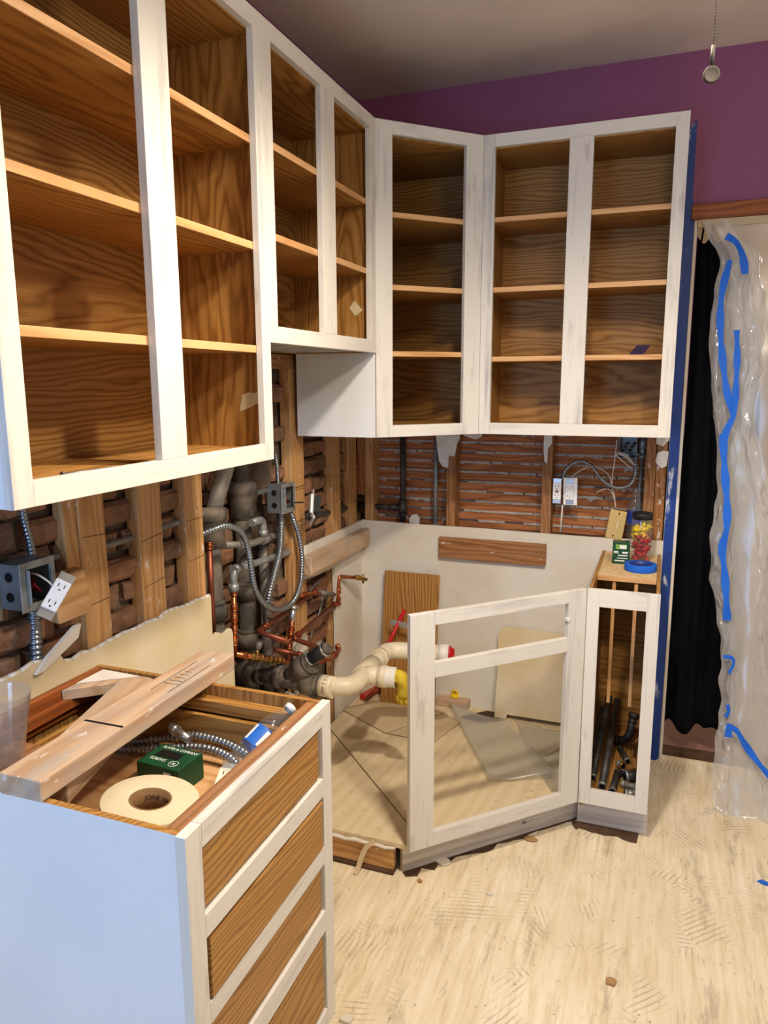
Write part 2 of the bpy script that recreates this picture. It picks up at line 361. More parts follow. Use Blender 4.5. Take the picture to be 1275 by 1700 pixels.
# bricks: four shapes shared by all
bm_ = []
for k in range(5):
    mb = MB(); L, H, D = .205, .06, .05; jr = lambda a: (random.random()-.5)*a
    back = [Vector((-D/2, sy*L/2, sz*H/2)) for sy, sz in ((-1,-1),(1,-1),(1,1),(-1,1))]
    mid = [Vector((D/2-.010+jr(.008), sy*L/2+jr(.012), sz*H/2+jr(.010))) for sy, sz in ((-1,-1),(0,-1),(1,-1),(1,1),(0,1),(-1,1))]
    fr = [Vector((D/2+jr(.010), sy*(L/2-.012)+jr(.008), sz*(H/2-.009)+jr(.006))) for sy, sz in ((-1,-1),(0,-1),(1,-1),(1,1),(0,1),(-1,1))]
    vv = [back[0], (back[0]+back[1])/2, back[1], back[2], (back[2]+back[3])/2, back[3]] + mid + fr
    fs = [(0,1,2,3,4,5)] + [(a*6+i, a*6+(i+1) % 6, a*6+6+(i+1) % 6, a*6+6+i) for a in (0, 1) for i in range(6)] + [(12,13,16,17), (13,14,15,16)]
    mb.add(vv, fs); me = bpy.data.meshes.new('brick'); me.from_pydata(mb.v, [], mb.f); me.materials.append(M['brick'])
    b2 = bmesh.new(); b2.from_mesh(me); bmesh.ops.recalc_face_normals(b2, faces=b2.faces); b2.to_mesh(me); b2.free(); bm_.append(me)
zc, row = .50, 0
while zc < 1.64:
    y = -2.32 + (.11 if row % 2 else 0) + random.uniform(-.02, .02)
    while y < .0:
        head = (row % 6 == 3); L = .105 if head else .22
        yc = y+L/2; chase = -1.20 < yc < -.69
        hid = zc < .62 and yc < -1.2
        if not hid and not (yc < -.75 and zc > 1.42):
            b = bpy.data.objects.new('brick', random.choice(bm_)); COL.objects.link(b)
            b.location = ((-.205 if chase else -.062)+random.uniform(-.006, .006), yc, zc+random.uniform(-.004, .004)); b.rotation_euler = (random.uniform(-.03, .03), 0, random.uniform(-.03, .03))
            b.scale = (1, (.095/.205 if head else random.uniform(.94, 1.02)), random.uniform(.92, 1.06)); b.parent = wl
            b.matrix_parent_inverse = wm(wl).inverted()
        y += L + .008
    zc += .072; row += 1
def stud(p, a, b, mat_, notch=None):
    o_ = MB().box(a, b).build('stud', M[mat_], p, .003)
    if p.name == 'wall_left' and b[2] > 1.5:
        mb_ = MB()
        for zz in (1.02+random.uniform(-.03, .03), 1.16+random.uniform(-.03, .03)):
            k = random.uniform(-.008, .010); mb_.add([(b[0]+.0004, a[1]+.004, zz), (b[0]+.0004, b[1]-.004, zz+k), (b[0]+.0004, b[1]-.004, zz+k+.0022), (b[0]+.0004, a[1]+.004, zz+.0014)], [(0,1,2,3)])
        mb_.build('saw_cut', M['dark_vinyl'], o_)
    return o_
# flat furring studs on the brick (y0, y1, z0, z1)
for y0, y1, z0, z1 in ((-1.706,-1.620,.0,1.66), (-1.495,-1.400,.0,1.66), (-1.295,-1.207,.0,1.66), (-.640,-.535,.0,1.60), (-.285,-.195,.0,1.66), (-.105,-.018,.0,1.66)):
    stud(wl, (-.056, y0, z0), (-.015, y1, z1), 'pine_z')
stud(wl, (-.056, -.78, 1.597), (-.014, -.535, 1.648), 'oldpine_y')
stud(wl, (-.052, -1.748, 1.10), (-.020, -1.706, 1.345), 'pine_z')
def sheet_x(pts, x0, x1, mat_, name='drywall_panel'):
    return MB().prism(pts, lambda a, b, d: Vector((d, a, b)), x0, x1).build(name, [M[mat_]], wl)
def ragged(y0, z0, y1, z1, n, amp=.006):
    return [(y0+(y1-y0)*i/n, z0+(z1-z0)*i/n + random.uniform(-amp, amp)) for i in range(n+1)]
P1 = [(-2.45, 0), (-1.208, 0)] + ragged(-1.208, .912, -1.43, .922, 9, .004) + ragged(-1.45, .915, -1.80, .915, 12, .005)[0:] + ragged(-1.82, .945, -1.98, .945, 5, .008) + [(-2.45, .95)]
sheet_x(P1, -.013, 0, 'drywall_cream')
edge = MB()
for (ya, za), (yb, zb) in zip(P1[2:-1], P1[3:]):
    edge.tube([(-.006, ya, za), (-.006, yb, zb)], .006, 5)
tag(edge.build('torn_edge', M['gypsum'], wl), 'crumbling white gypsum edge')
sheet_x([(-1.206, 0), (-1.092, 0), (-1.092, .755), (-1.10, .772), (-1.13, .765), (-1.17, .782), (-1.206, .768)], -.018, -.002, 'drywall_cream')
sheet_x([(-1.09, 0), (-.66, 0), (-.66, .36), (-.72, .40), (-.80, .37), (-.90, .40), (-1.0, .35), (-1.09, .38)], -.018, -.004, 'drywall_white')
sheet_x([(-.66, .36), (-.56, .36), (-.56, .57), (-.60, .60), (-.66, .56)], -.018, -.004, 'drywall_white')
sheet_x([(-.300, 0), (0, 0), (0, .930), (-.28, .926), (-.555, .930), (-.575, .88), (-.565, .80), (-.46, .79), (-.300, .785), (-.292, .5)], -.013, 0, 'drywall_white')
# back wall
mb = MB(); mb.box((-.3, 0, 1.345), (1.335, .10, CH)); mb.box((1.335, 0, 2.18), (4.2, .10, CH)); mb.box((2.55, 0, 0), (4.2, .10, 2.18))
wb = structure(mb.build('wall_back', M['purple_paint']))
MB().box((-.30, .115, .0), (1.335, .13, 1.5)).build('plaster', M['plaster'], wb)
zl = .905
zs = []
while zl < 1.40:
    MB().box((-.25, .100+random.uniform(-.0015, .0015), zl), (1.33, .107, zl+.0365+random.uniform(-.002, .001))).build('lath', M['lath_x'], wb, .0012); zs.append(zl); zl += .0432
# plaster keys squeezed through the gaps between laths
key = MB()
for z in zs:
    x = -.02
    while x < 1.28:
        w = random.uniform(.03, .11); dz = random.choice((.002, .003, .006, .02, .002)); big = random.random() < .85
        if big:
            n = 6; top = z-.0005; pts = [(x, top+.001)] + [(x+w*i/n, top-.006-dz*abs(N((x*9+i, z*30, 0), 1.7))*1.6 - random.uniform(0, .002)) for i in range(n+1)] + [(x+w, top+.001)]
            key.prism(pts, lambda a, b, d: Vector((a, d, b)), .0955+random.uniform(0, .002), .112)
        x += w*random.uniform(.95, 1.1)
tag(key.build('plaster_keys', M['plaster'], wb), 'grey plaster squeezed between the laths', kind='stuff')
for x0, x1, m_ in ((.010,.050,'pine_z'), (.393,.432,'oldpine_z'), (.802,.842,'oldpine_z'), (1.202,1.240,'oldpine_z'), (1.242,1.280,'oldpine_z')):
    stud(wb, (x0, .015, .0), (x1, .098, 1.345), m_)
stud(wb, (-.030, .02, 1.045), (.008, .06, 1.345), 'lath_z')
MB().box((.0, .002, .895), (1.285, .098, .915)).build('sill', M['dark_vinyl'], wb)
def sheet_y(pts, y0, y1, mat_, name='drywall_panel', p=None):
    return MB().prism(pts, lambda a, b, d: Vector((a, d, b)), y0, y1).build(name, M[mat_], p or wb)
sheet_y([(0, 0), (1.285, 0), (1.285, .928), (1.0, .924), (.80, .926), (.55, .930), (.30, .929), (.12, .932), (0, .934)], 0, .013, 'drywall_white')
for pts in ([(.345,1.345),(.353,1.27),(.362,1.215),(.378,1.19),(.402,1.185),(.405,1.24),(.43,1.235),(.44,1.29),(.452,1.31),(.452,1.345)], [(.455,1.345),(.47,1.325),(.52,1.31),(.545,1.322),(.555,1.345)], [(.205,1.345),(.215,1.32),(.24,1.335),(.26,1.345)],
            [(.806,1.345),(.806,1.27),(.812,1.225),(.822,1.22),(.824,1.28),(.838,1.30),(.838,1.345)], [(1.235,1.345),(1.238,1.31),(1.262,1.30),(1.283,1.325),(1.283,1.345)], [(1.243,1.275),(1.238,1.24),(1.25,1.225),(1.262,1.215),(1.280,1.225),(1.284,1.28),(1.265,1.285)]):
    sheet_y(pts, .004, .0145, 'gypsum', 'plaster_scrap')
sheet_y([(.222,.917),(.262,.917),(.264,.95),(.25,.968),(.232,.965),(.218,.945)], .03, .05, 'gypsum', 'plaster_scrap')
# end of the wall beside the doorway, header, jamb, threshold, room beyond
structure(MB().box((1.285, 0, 0), (1.322, .10, 1.345)).build('trim_1', M['drywall_white']))
structure(MB().box((1.322, -.006, 0), (1.333, .11, 2.125)).build('trim_2', M['drywall_white'], bevel=.002))
structure(MB().box((1.310, -.016, 2.125), (2.60, .0, 2.180)).build('trim_3', M['red_x'], bevel=.003))
structure(MB().box((1.333, .06, 0), (2.6, .115, .022)).build('trim_4', M['dark_vinyl'], bevel=.003))
structure(MB().box((1.333, .115, -.03), (2.9, 2.4, .012)).build('floor', M['brown_floor']))
structure(MB().box((.6, 2.0, 0), (3.4, 2.1, CH)).build('wall_hall', M['hall_wall']))
structure(MB().box((.9, .14, 2.45), (3.0, 2.0, 2.5)).build('ceiling', M['hall_wall']))

# ------------------------------------------------------------------ wall cabinets
D = .3125; ZT = 2.4046
def rect(mb_, u0, u1, v0, v1, z0, z1, mi=0): return mb_.box((u0, v0, z0), (u1, v1, z1), mi)
def paint_outer(mb_, idx, face, mi=1):  # give one face of the last box another material: face 2=-y 3=+x 4=+y 5=-x 0=bottom 1=top
    mb_.m[-6+face] = mi; return mb_
def wall_cab(t, Mx, w, depth, z0, z1, shelves, st, r, ms, mpos=None, near_white=False, bottom_white=True):
    mid = mpos or (w-ms)/2; zb = z0+.032
    L = lambda mb_, nm, mt, bv=.0012: local(mb_, nm, mt, Mx, t, bv)
    L(MB().box((0, 0, z0), (st, .019, z1)), 'stile', M['primer_z']); L(MB().box((w-st, 0, z0), (w, .019, z1)), 'stile', M['primer_z'])
    L(MB().box((mid, 0, z0+r), (mid+ms, .019, z1-r)), 'mullion', M['primer_z'])
    L(MB().box((st, 0, z0), (w-st, .019, z0+r)), 'bottom_rail', M['primer_x']); L(MB().box((st, 0, z1-r), (w-st, .019, z1)), 'top_rail', M['primer_x'])
    a = MB().box((.003, .019, z0), (.015, depth, z1)); a.m[5] = 1
    L(a, 'side_panel', [M['oak_z'], M['panel_white'] if near_white else M['oak_z']], 0)
    L(MB().box((w-.015, .019, z0), (w-.003, depth, z1)), 'side_panel', M['oak_z'], 0)
    L(MB().box((.015, depth-.008, z0), (w-.015, depth, z1)), 'back_panel', M['oak_x'], 0)
    a = MB().box((.015, .019, z0+.004), (w-.015, depth-.008, zb)); a.m[0] = 1
    L(a, 'bottom_panel', [M['oak_x'], M['grey_underside']], 0)
    L(MB().box((.015, .019, z1-.045), (w-.015, depth-.008, z1-.03)), 'top_panel', M['oak_x'], 0)
    for z in shelves:
        s = L(MB().box((.0155, .024, z-.009), (w-.0155, depth-.009, z+.009)), 'shelf', M['oak_x'], 0)
        local(MB().box((.0155, .0195, z-.009), (w-.0155, .024, z+.009)), 'edge_band', M['edge_x'], Mx, s, .001)
def frame_at(x, y, deg): return Matrix.Translation((x, y, 0)) @ Matrix.Rotation(math.radians(deg), 4, 'Z')
SH = (2.122, 1.879, 1.632)
t = thing('wall_cabinet', 'large white open wall cabinet nearest the camera with tape scrap and nail inside', 'cabinet', (.15, -1.77, 1.353))
wall_cab(t, frame_at(D, -2.184, 90), .831, D-.002, 1.353, ZT, SH, .0415, .0422, .085, None, True)
t = thing('wall_cabinet', 'shorter white open wall cabinet over the old range gap, two shelves', 'cabinet', (.15, -.98, 1.65))
wall_cab(t, frame_at(D, -1.3528, 90), .739, D-.002, 1.6496, ZT, (2.138, 1.918), .0415, .0422, .089)
t = thing('wall_cabinet', 'white open double wall cabinet on the purple wall, right of the corner', 'cabinet', (.95, -.15, 1.356))
wall_cab(t, frame_at(.608, -D, 0), .674, D-.002, 1.3561, ZT, SH, .0415, .0422, .080)
# corner cabinet with diagonal face
t = thing('wall_cabinet', 'white diagonal corner wall cabinet with a single tall opening', 'cabinet', (.25, -.25, 1.356))
z0, z1 = 1.3561, ZT; YA = -.6137; XB = .608
ang = math.degrees(math.atan2(-D-YA, XB-D)); Mx = frame_at(D, YA, ang); Ld = math.hypot(XB-D, -D-YA)
for nm, a, b, m_ in (('stile', (0, 0, z0), (.064, .019, z1), 'primer_z'), ('stile', (Ld-.070, 0, z0), (Ld, .019, z1), 'primer_z'), ('top_rail', (.064, 0, z1-.042), (Ld-.070, .019, z1), 'primer_x'), ('bottom_rail', (.064, 0, z0), (Ld-.070, .019, z0+.042), 'primer_x')):
    local(MB().box(a, b), nm, M[m_], Mx, t, .0012)
a = MB().box((.002, YA+.001, z0), (D-.004, YA+.013, z1)); a.m[2] = 1; a.build('side_panel', [M['oak_z'], M['panel_white']], t)
MB().box((XB-.013, -D+.004, z0), (XB-.001, -.002, z1)).build('side_panel', M['oak_z'], t)
MB().box((.002, YA+.013, z0), (.010, -.010, z1)).build('back_panel', M['oak_y'], t)
MB().box((.002, -.010, z0), (XB-.013, -.002, z1)).build('back_panel', M['oak_x'], t)
PEN = [(.011, -.011), (XB-.014, -.011), (XB-.014, -D+.022), (D-.022, YA+.014), (.011, YA+.014)]
def pent(n, za, zb_, m_): return MB().prism(PEN, lambda a, b, d: Vector((a, b, d)), za, zb_).build(n, M[m_], t)
pent('bottom_panel', z0+.012, z0+.034, 'oak_x'); pent('top_panel', z1-.045, z1-.03, 'oak_x')
for z in (2.113, 1.874, 1.648):
    s = pent('shelf', z-.009, z+.009, 'oak_x')
    local(MB().box((.010, .0195, z-.009), (Ld-.010, .024, z+.009)), 'edge_band', M['edge_x'], Mx, s, .001)
# small things on and in the wall cabinets
q_ = [at(px, py, 'y', -1.3686) for px, py in ((398, 683), (402, 656), (413, 651), (422, 653), (430, 648), (431, 668), (412, 678))]
tag(MB().prism([(p_.x, p_.z) for p_ in q_], lambda a, b, d: Vector((a, d, b)), -1.3693, -1.3684).build('tape_scrap', M['mask_tape']), 'torn masking tape scrap inside the cabinet nearest the camera', 'tape')
tag(MB().prism([(p_.x, p_.z) for p_ in (at(px, py, 'y', -.63) for px, py in ((580, 512), (588, 499), (602, 515), (590, 525)))], lambda a, b, d: Vector((a, d, b)), -.6303, -.6294).build('tape_scrap', M['mask_tape']), 'diamond-shaped masking tape scrap inside the shorter cabinet', 'tape')
mb = MB(); ribbon(mb, [(.291, -2.14, 1.3862), (.289, -2.0, 1.3862), (.288, -1.87, 1.3862), (.284, -1.82, 1.3865), (.282, -1.72, 1.3862), (.284, -1.40, 1.3862)], .022, (0, 0, 1)); tag(mb.build('tape_strip', M['navy_tape']), 'dark navy tape strip along the floor of the cabinet nearest the camera', 'tape')
mb = MB(); mb.tube([(.255, -2.02, 1.389), (.262, -1.90, 1.389)], .0022, 8); ring(mb, (.255, -2.021, 1.3895), (.06, 1, 0), .005, .003); tag(mb.build('nail', M['box_steel']), 'long steel nail on the floor of the cabinet nearest the camera', 'nail')
tag(MB().prism([(0,0),(.05,0),(.075,.05),(.027,.05)], lambda a, b, d: Vector((1.125+a, -.20+b*.55+d, 1.6415+b*.72)), 0, .0012).build('sample_card', M['purple_card']), 'small dark purple card on a shelf of the right wall cabinet', 'card')

# ------------------------------------------------------------------ drawer base in the foreground
B, H, Y0, Y1 = .619, .8761, -2.2105, -1.6895
t = thing('drawer_cabinet', 'white drawer base cabinet with open top and four oak drawers', 'cabinet', (.31, -1.95, 0))
Mx = frame_at(B, Y0, 90); w = Y1-Y0; s_ = .0419
L = lambda mb_, nm, mt, p=t, bv=.0012: local(mb_, nm, mt, Mx, p, bv)
L(MB().box((0, 0, .10), (s_, .019, H)), 'stile', M['primer_z']); L(MB().box((w-s_, 0, .10), (w, .019, H)), 'stile', M['primer_z'])
for za, zb_ in ((.834, H), (.674, .716), (.515, .555), (.350, .400), (.10, .15)): L(MB().box((s_, 0, za), (w-s_, .019, zb_)), 'rail', M['primer_x'])
a = MB().box((.004, .019, .0), (.017, B-.004, H-.001)); a.m[5] = 1; L(a, 'side_panel', [M['oak_z'], M['panel_white']], t, 0)
L(MB().box((w-.017, .019, .0), (w-.004, B-.004, H-.001)), 'side_panel', M['oak_z'], t, 0)
L(MB().box((.017, B-.012, .1), (w-.017, B-.004, H-.06)), 'back_panel', M['oak_z'], t, 0)
L(MB().box((.017, B-.024, H-.075), (w-.017, B-.004, H-.002)), 'back_rail', M['red_x'])
L(MB().box((.017, B-.040, H-.052), (w-.017, B-.024, H-.030)), 'back_rail', M['red_x'])
L(MB().box((.017, .019, H-.028), (w-.017, .048, H-.003)), 'front_rail', M['oldpine_x'])
L(MB().box((w-.046, .048, H-.052), (w-.0172, B-.06, H-.026)), 'side_rail', M['oak_y'])
L(MB().box((.0172, .05, H-.062), (.030, B-.06, H-.012)), 'side_rail', M['oak_y'])
L(MB().prism([(w-.02, B-.026), (w-.15, B-.026), (w-.02, B-.17)], lambda a, b, d: Vector((a, b, d)), H-.030, H-.006), 'corner_brace', M['lumber_x'])
L(MB().prism([(w-.022, B-.03), (w-.11, B-.03), (w-.07, B-.08), (w-.025, B-.14)], lambda a, b, d: Vector((a, b, d+ .0)), H-.0059, H-.003), 'plaster_dust', M['gypsum'])
for i, (za, zb_, pull) in enumerate(((.722, .828, .006), (.558, .667, -.001), (.405, .510, .006), (.158, .338, .004))):
    d = L(MB().box((s_+.008, pull, za), (w-s_-.008, pull+.016, zb_)), 'drawer', M['oak_x'], t, .0015)
    L(MB().box((s_+.012, pull+.016, za+.01), (s_+.024, .53, zb_-.004)), 'drawer_side', M['oak_y'], d, .001)
    L(MB().box((w-s_-.024, pull+.016, za+.01), (w-s_-.012, .53, zb_-.004)), 'drawer_side', M['oak_y'], d, .001)
    L(MB().box((s_+.024, .518, za+.01), (w-s_-.024, .53, zb_-.004)), 'drawer_back', M['oak_x'], d, .001)
    L(MB().box((s_+.024, pull+.016, za+.014), (w-s_-.024, .518, za+.02)), 'drawer_bottom', M['edge_y'] if i == 0 else M['oak_y'], d, 0)
L(MB().box((.02, .075, 0), (w-.02, .09, .10)), 'toe_kick', M['toe_paint'])
DZ = .742  # top of the drawer's bottom
# timber offcuts across the open top
mb = MB(); A0, A1 = Vector((.301, -2.214, .8775)), Vector((.289, -1.612, .8775))
Mb = axes(A0, A1-A0, (-1, 0, 0)); Lb = (A1-A0).length
tag(local(MB().box((0, -.044, 0), (Lb, .044, .038)), 'timber_board', M['lumber_x'], Mb, None, .003), 'pale weathered timber board laid across the top of the drawer base', 'board')
Mp = Mb
pen = MB()
for i in range(7): pen.box((Lb-.20+i*.017, -.03+i*.004, .0381), (Lb-.1985+i*.017, .01-i*.002, .0384))
pen.box((Lb-.24, -.030, .0381), (Lb-.08, -.0285, .0384)); pen.box((Lb-.24, .012, .0381), (Lb-.07, .0135, .0384)); pen.box((.20, -.044, .0381), (.206, .044, .0384))
local(pen, 'pencil_marks', M['print_black'], Mb, bpy.data.objects['timber_board'])
Mb = axes((.275, -2.15, .8262), Vector((.155, -1.73, .8262)) - Vector((.275, -2.15, .8262)), (-1, 0, 0)); Lb2 = .437
tag(local(MB().box((0, -.05, 0), (Lb2, .045, .049)), 'timber_board', M['lumber_x'], Mb, None, .003), 'wide timber offcut wedged beneath the pale board in the drawer base', 'board')
# clear plastic cup at the back of the drawer base
CUP = at(10, 1264, 'z', .84)
Mc = Matrix.Translation((CUP.x, CUP.y, .841)) @ Matrix.Rotation(.06, 4, 'Y')
t2 = thing('plastic_cup', 'crumpled clear plastic cup behind the boards at the left edge', 'cup', (CUP.x, CUP.y, .84))
mb = MB(); mb.lathe([(.0, 0), (.033, 0), (.036, .004), (.047, .138), (.049, .140), (.047, .142), (.045, .138), (.034, .006), (0, .005)], Mc, 20)
for v in mb.v: v += Vector((N(v, 22)*.006, N(v+Vector((5,5,5)), 22)*.006, 0))
mb.build('cup_wall', M['clear_cup'], t2)
mb = MB().box((CUP.x-.055, CUP.y-.035, .825), (CUP.x+.045, CUP.y+.075, .8385)); tag(mb.build('wood_offcut', M['oldpine_y'], None, .002), 'flat wood offcut under the clear plastic cup', 'offcut')
# things in the top drawer
Mr = Matrix.Translation((.415, -2.045, DZ+.010)) @ Matrix.Rotation(.10, 4, 'Y') @ Matrix.Rotation(-.06, 4, 'X')
t2 = thing('tape_roll', 'wide roll of cream paper joint tape in the top drawer', 'tape roll', (.415, -2.045, DZ))
R0, R1, HW = .038, .087, .052
mb = MB(); mb.lathe([(R0, 0), (R1-.001, 0), (R1, .001), (R1-.0006, HW*.2), (R1, HW*.4), (R1-.0006, HW*.6), (R1, HW*.8), (R1, HW-.001), (R1-.001, HW), (R0, HW)], Mr, 40)
mb.build('paper_roll', M['joint_paper'], t2)
mb = MB(); mb.lathe([(R0, -.0005), (R0, HW+.0005), (R0-.003, HW+.0005), (R0-.003, -.0005), (R0, -.0005)], Mr, 32)
co = mb.build('cardboard_core', M['core_board'], t2)
for i, ch in enumerate('JOINT TAPE'):
    an = 2.45-i*.17; text(ch, .012, Mr @ Matrix.Translation(((R0-.0034)*math.cos(an), (R0-.0034)*math.sin(an), .034)) @ Matrix.Rotation(an-PI/2+0, 4, 'Z') @ Matrix.Rotation(PI/2, 4, 'X'), M['print_black'], co)
Mg = Matrix.Translation((.352, -1.893, DZ+.001)) @ Matrix.Rotation(-.06, 4, 'Z') @ Matrix.Diagonal((.76, .95, 1, 1))
t2 = thing('screw_box', 'dark green cardboard box of screws beside the joint tape', 'box', (.335, -1.885, DZ))
bx = local(MB().box((-.068, -.042, 0), (.068, .042, .055)), 'carton', M['green_card'], Mg, t2, .0015)
Mt = Mg @ Matrix.Translation((0, 0, .0554))
text('PLATES & COMPANY', .0125, Mt @ Matrix.Translation((.005, .030, 0)), M['print_white'], bx)
text('SCREWS', .014, Mt @ Matrix.Translation((-.022, -.018, 0)), M['print_white'], bx)
local(MB().box((-.045, -.008, .0551), (.03, .020, .0555)), 'window_print', M['print_black'], Mg, bx)
mb = MB(); mb.tube([Mt @ Vector((.034+.013*math.cos(k*PI/8), -.022+.011*math.sin(k*PI/8), .0003)) for k in range(16)], .0006, 4, 0, False, True)
for a_ in (.7, 2.4): mb.tube([Mt @ Vector((.034-.006*math.cos(a_), -.022-.006*math.sin(a_), .0003)), Mt @ Vector((.034+.006*math.cos(a_), -.022+.006*math.sin(a_), .0003))], .0008, 4)
mb.build('emblem', M['print_white'], bx)
mb = MB().box((.02, -.0424, .008), (.045, -.0419, .045)); local(mb, 'panel_print', M['print_white'], Mg, bx)
def cable(name, pts, r, mat_, label, cat='conduit', pitch=.010, group=None, ends=True):
    mb = MB(); flex(mb, pts, r, pitch)
    return tag(mb.build(name, M[mat_]), label, cat, group)
z = DZ+.012
cable('flexible_conduit', [(.18,-1.80,z), (.26,-1.775,z+.012), (.33,-1.765,z+.025), (.42,-1.770,z+.02), (.50,-1.80,z+.006), (.515,-1.85,z)], .0095, 'flex_steel', 'grey ribbed conduit arching along the far side of the top drawer')
cable('flexible_conduit', [(.17,-1.84,z), (.27,-1.818,z+.01), (.36,-1.800,z+.020), (.43,-1.803,z+.014), (.49,-1.835,z)], .0095, 'flex_steel', 'lower grey ribbed conduit lying behind the green screw box')
mb = MB(); p0, p1 = Vector((.285, -1.79, z+.045)), Vector((.335, -1.80, z+.032)); ring(mb, p0, p1-p0, .013, .022, 10); ring(mb, (p0+p1)/2, p1-p0, .010, .05, 10); tag(mb.build('conduit_connector', M['bright_steel']), 'shiny conduit connector resting on the conduits in the drawer', 'connector')
def bottle(name, label, Mx_, lab, cap, fill=None):
    t_ = thing(name, label, 'bottle', Mx_.translation)
    mb = MB(); pr = [(.0, .003), (.024, 0), (.031, .006), (.031, .03), (.029, .036), (.031, .042), (.029, .050), (.031, .056), (.031, .068), (.0305, .12), (.031, .128), (.027, .150), (.016, .178), (.0125, .184), (.0125, .190), (.015, .191), (.015, .193), (.012, .194), (.012, .200)]
    b_ = mb.lathe(pr, Mx_, 22).build('bottle_wall', M['clear_bottle'], t_)
    MB().lathe([(.0313, .070), (.0315, .072), (.0315, .118), (.0313, .120)], Mx_, 22).build('label', M[lab], t_)
    MB().lathe([(.0, .207), (.013, .207), (.0145, .205), (.0145, .193), (.012, .193)], Mx_, 18).build('cap', M[cap], t_)
    return t_
pb, pt_ = Vector((.488, -1.885, DZ+.045)), Vector((.552, -1.735, .872))
Mq = axes(pb, (pt_-pb).orthogonal(), (pt_-pb).cross((pt_-pb).orthogonal())) @ Matrix.Scale(.88, 4)
t2 = bottle('water_bottle', 'clear water bottle with blue label leaning in the top drawer', Mq, 'label_blue', 'pvc_white')
mb = MB()
for an in (0, 1.2, 2.4, 3.6, 4.8): mb.box((-.005, .0316, .074), (.005, .0319, .116), 0, Mq @ Matrix.Rotation(an, 4, 'Z'))
mb.build('label_stripe', M['print_white'], t2)
def outlet(name, label, Mx_, col, parts=True, gfci=False, cat='outlet'):
    t_ = thing(name, label, cat, Mx_.translation)
    Lc = lambda mb_, nm, mt, p=t_, bv=.0008: local(mb_, nm, mt, Mx_, p, bv)
    Lc(MB().box((-.0165, -.052, -.003), (.0165, .052, -.001)), 'strap', M['bright_steel'])
    f = Lc(MB().box((-.0165, -.0335, -.001), (.0165, .0335, .007)), 'face', M[col], t_, .0015)
    Lc(MB().box((-.014, -.030, -.028), (.014, .030, -.003)), 'body', M['box_steel'] if gfci else M[col])
    mb = MB()
    for sy in (-.019, .019):
        mb.box((-.0075, sy-.002, .0068), (-.0055, sy+.006, .0073)); mb.box((.0055, sy-.002, .0068), (.0075, sy+.006, .0073)); mb.box((-.002, sy-.009, .0068), (.002, sy-.006, .0073))
    Lc(mb, 'slots', M['dark_slot'], f, 0)
    if gfci:
        Lc(MB().box((-.006, .0, .0068), (.006, .005, .0078)), 'reset_button', M['red_plastic'], f); Lc(MB().box((-.006, -.006, .0068), (.006, -.001, .0078)), 'test_button', M['print_black'], f)
    return t_
outlet('outlet', 'ivory wall outlet lying loose in the top drawer', axes((.492, -1.915, DZ+.035), (.9, .25, -.1), (-.1, .9, .35)), 'outlet_ivory')

# ------------------------------------------------------------------ corner sink base: bare face frame on a plywood platform
PA, PB = Vector((.601, -1.077)), Vector((1.054, -.613)); ang = math.degrees(math.atan2(PB.y-PA.y, PB.x-PA.x)); Mx = frame_at(PA.x, PA.y, ang); Ld = (PB-PA).length
t = thing('corner_sink_cabinet', 'white bare face frame of the corner sink base on plywood platform', 'cabinet', (.6, -.6, 0))
L = lambda mb_, nm, mt, p=t, bv=.0015: local(mb_, nm, mt, Mx, p, bv)
L(MB().box((-.006, 0, .109), (.078, .020, H)), 'stile', M['primer_z']); L(MB().box((Ld-.072, 0, .109), (Ld, .019, H)), 'stile', M['primer_z'])
L(MB().box((.078, 0, .835), (Ld-.072, .019, H)), 'top_rail', M['primer_x']); L(MB().box((.078, 0, .669), (Ld-.072, .019, .717)), 'middle_rail', M['primer_x']); L(MB().box((.078, 0, .109), (Ld-.072, .019, .158)), 'bottom_rail', M['primer_x'])
L(MB().box((Ld-.078, -.004, .775), (Ld-.066, .012, .786)), 'catch', M['pvc_white'])
L(MB().box((0, .060, .001), (.70, .078, .108)), 'toe_kick', M['toe_paint'])
text('80', .016, Mx @ Matrix.Translation((.47, .0597, .045)) @ Matrix.Rotation(PI/2, 4, 'X'), M['print_black'], t, 'stamp')
pl = lambda pts, z0_, z1_, nm, mt: MB().prism(pts, lambda a, b, d: Vector((a, b, d)), z0_, z1_).build(nm, M[mt], t, .001)
pl([(.003, -.003), (1.035, -.003), (1.035, -.585), (.630, -1.000), (.618, -1.012), (.003, -.394)], .093, .111, 'floor_panel', 'plywood')
pl([(.003, -.400), (.614, -1.015), (.575, -1.050), (.003, -1.050)], .093, .1105, 'floor_panel', 'plywood')
MB().box((.003, -1.052, .012), (.530, -1.018, .092)).build('floor_joist', M['pine_x'], t, .003)
MB().box((.003, -1.062, .0), (.535, -1.020, .012)).build('floor_joist', M['dark_vinyl'], t, .003)
mb = MB(); pts = [(.20+.034*i, -1.056-.004*(i % 2), .094+random.uniform(-.002, .002)) for i in range(11)]; mb.tube(pts, [.006*random.uniform(.5, 1.2) for _ in pts], 5); mb.build('glue_bead', M['gypsum'], t)
mb = MB(); ribbon(mb, curve([(.47, -1.058, .105), (.45, -1.068, .09), (.435, -1.075, .06), (.425, -1.085, .02), (.42, -1.10, .003)], .01), .016, (.3, -1, .2)); tag(mb.build('peeling_strip', M['paper_beige'], t), 'peeling paper strip')
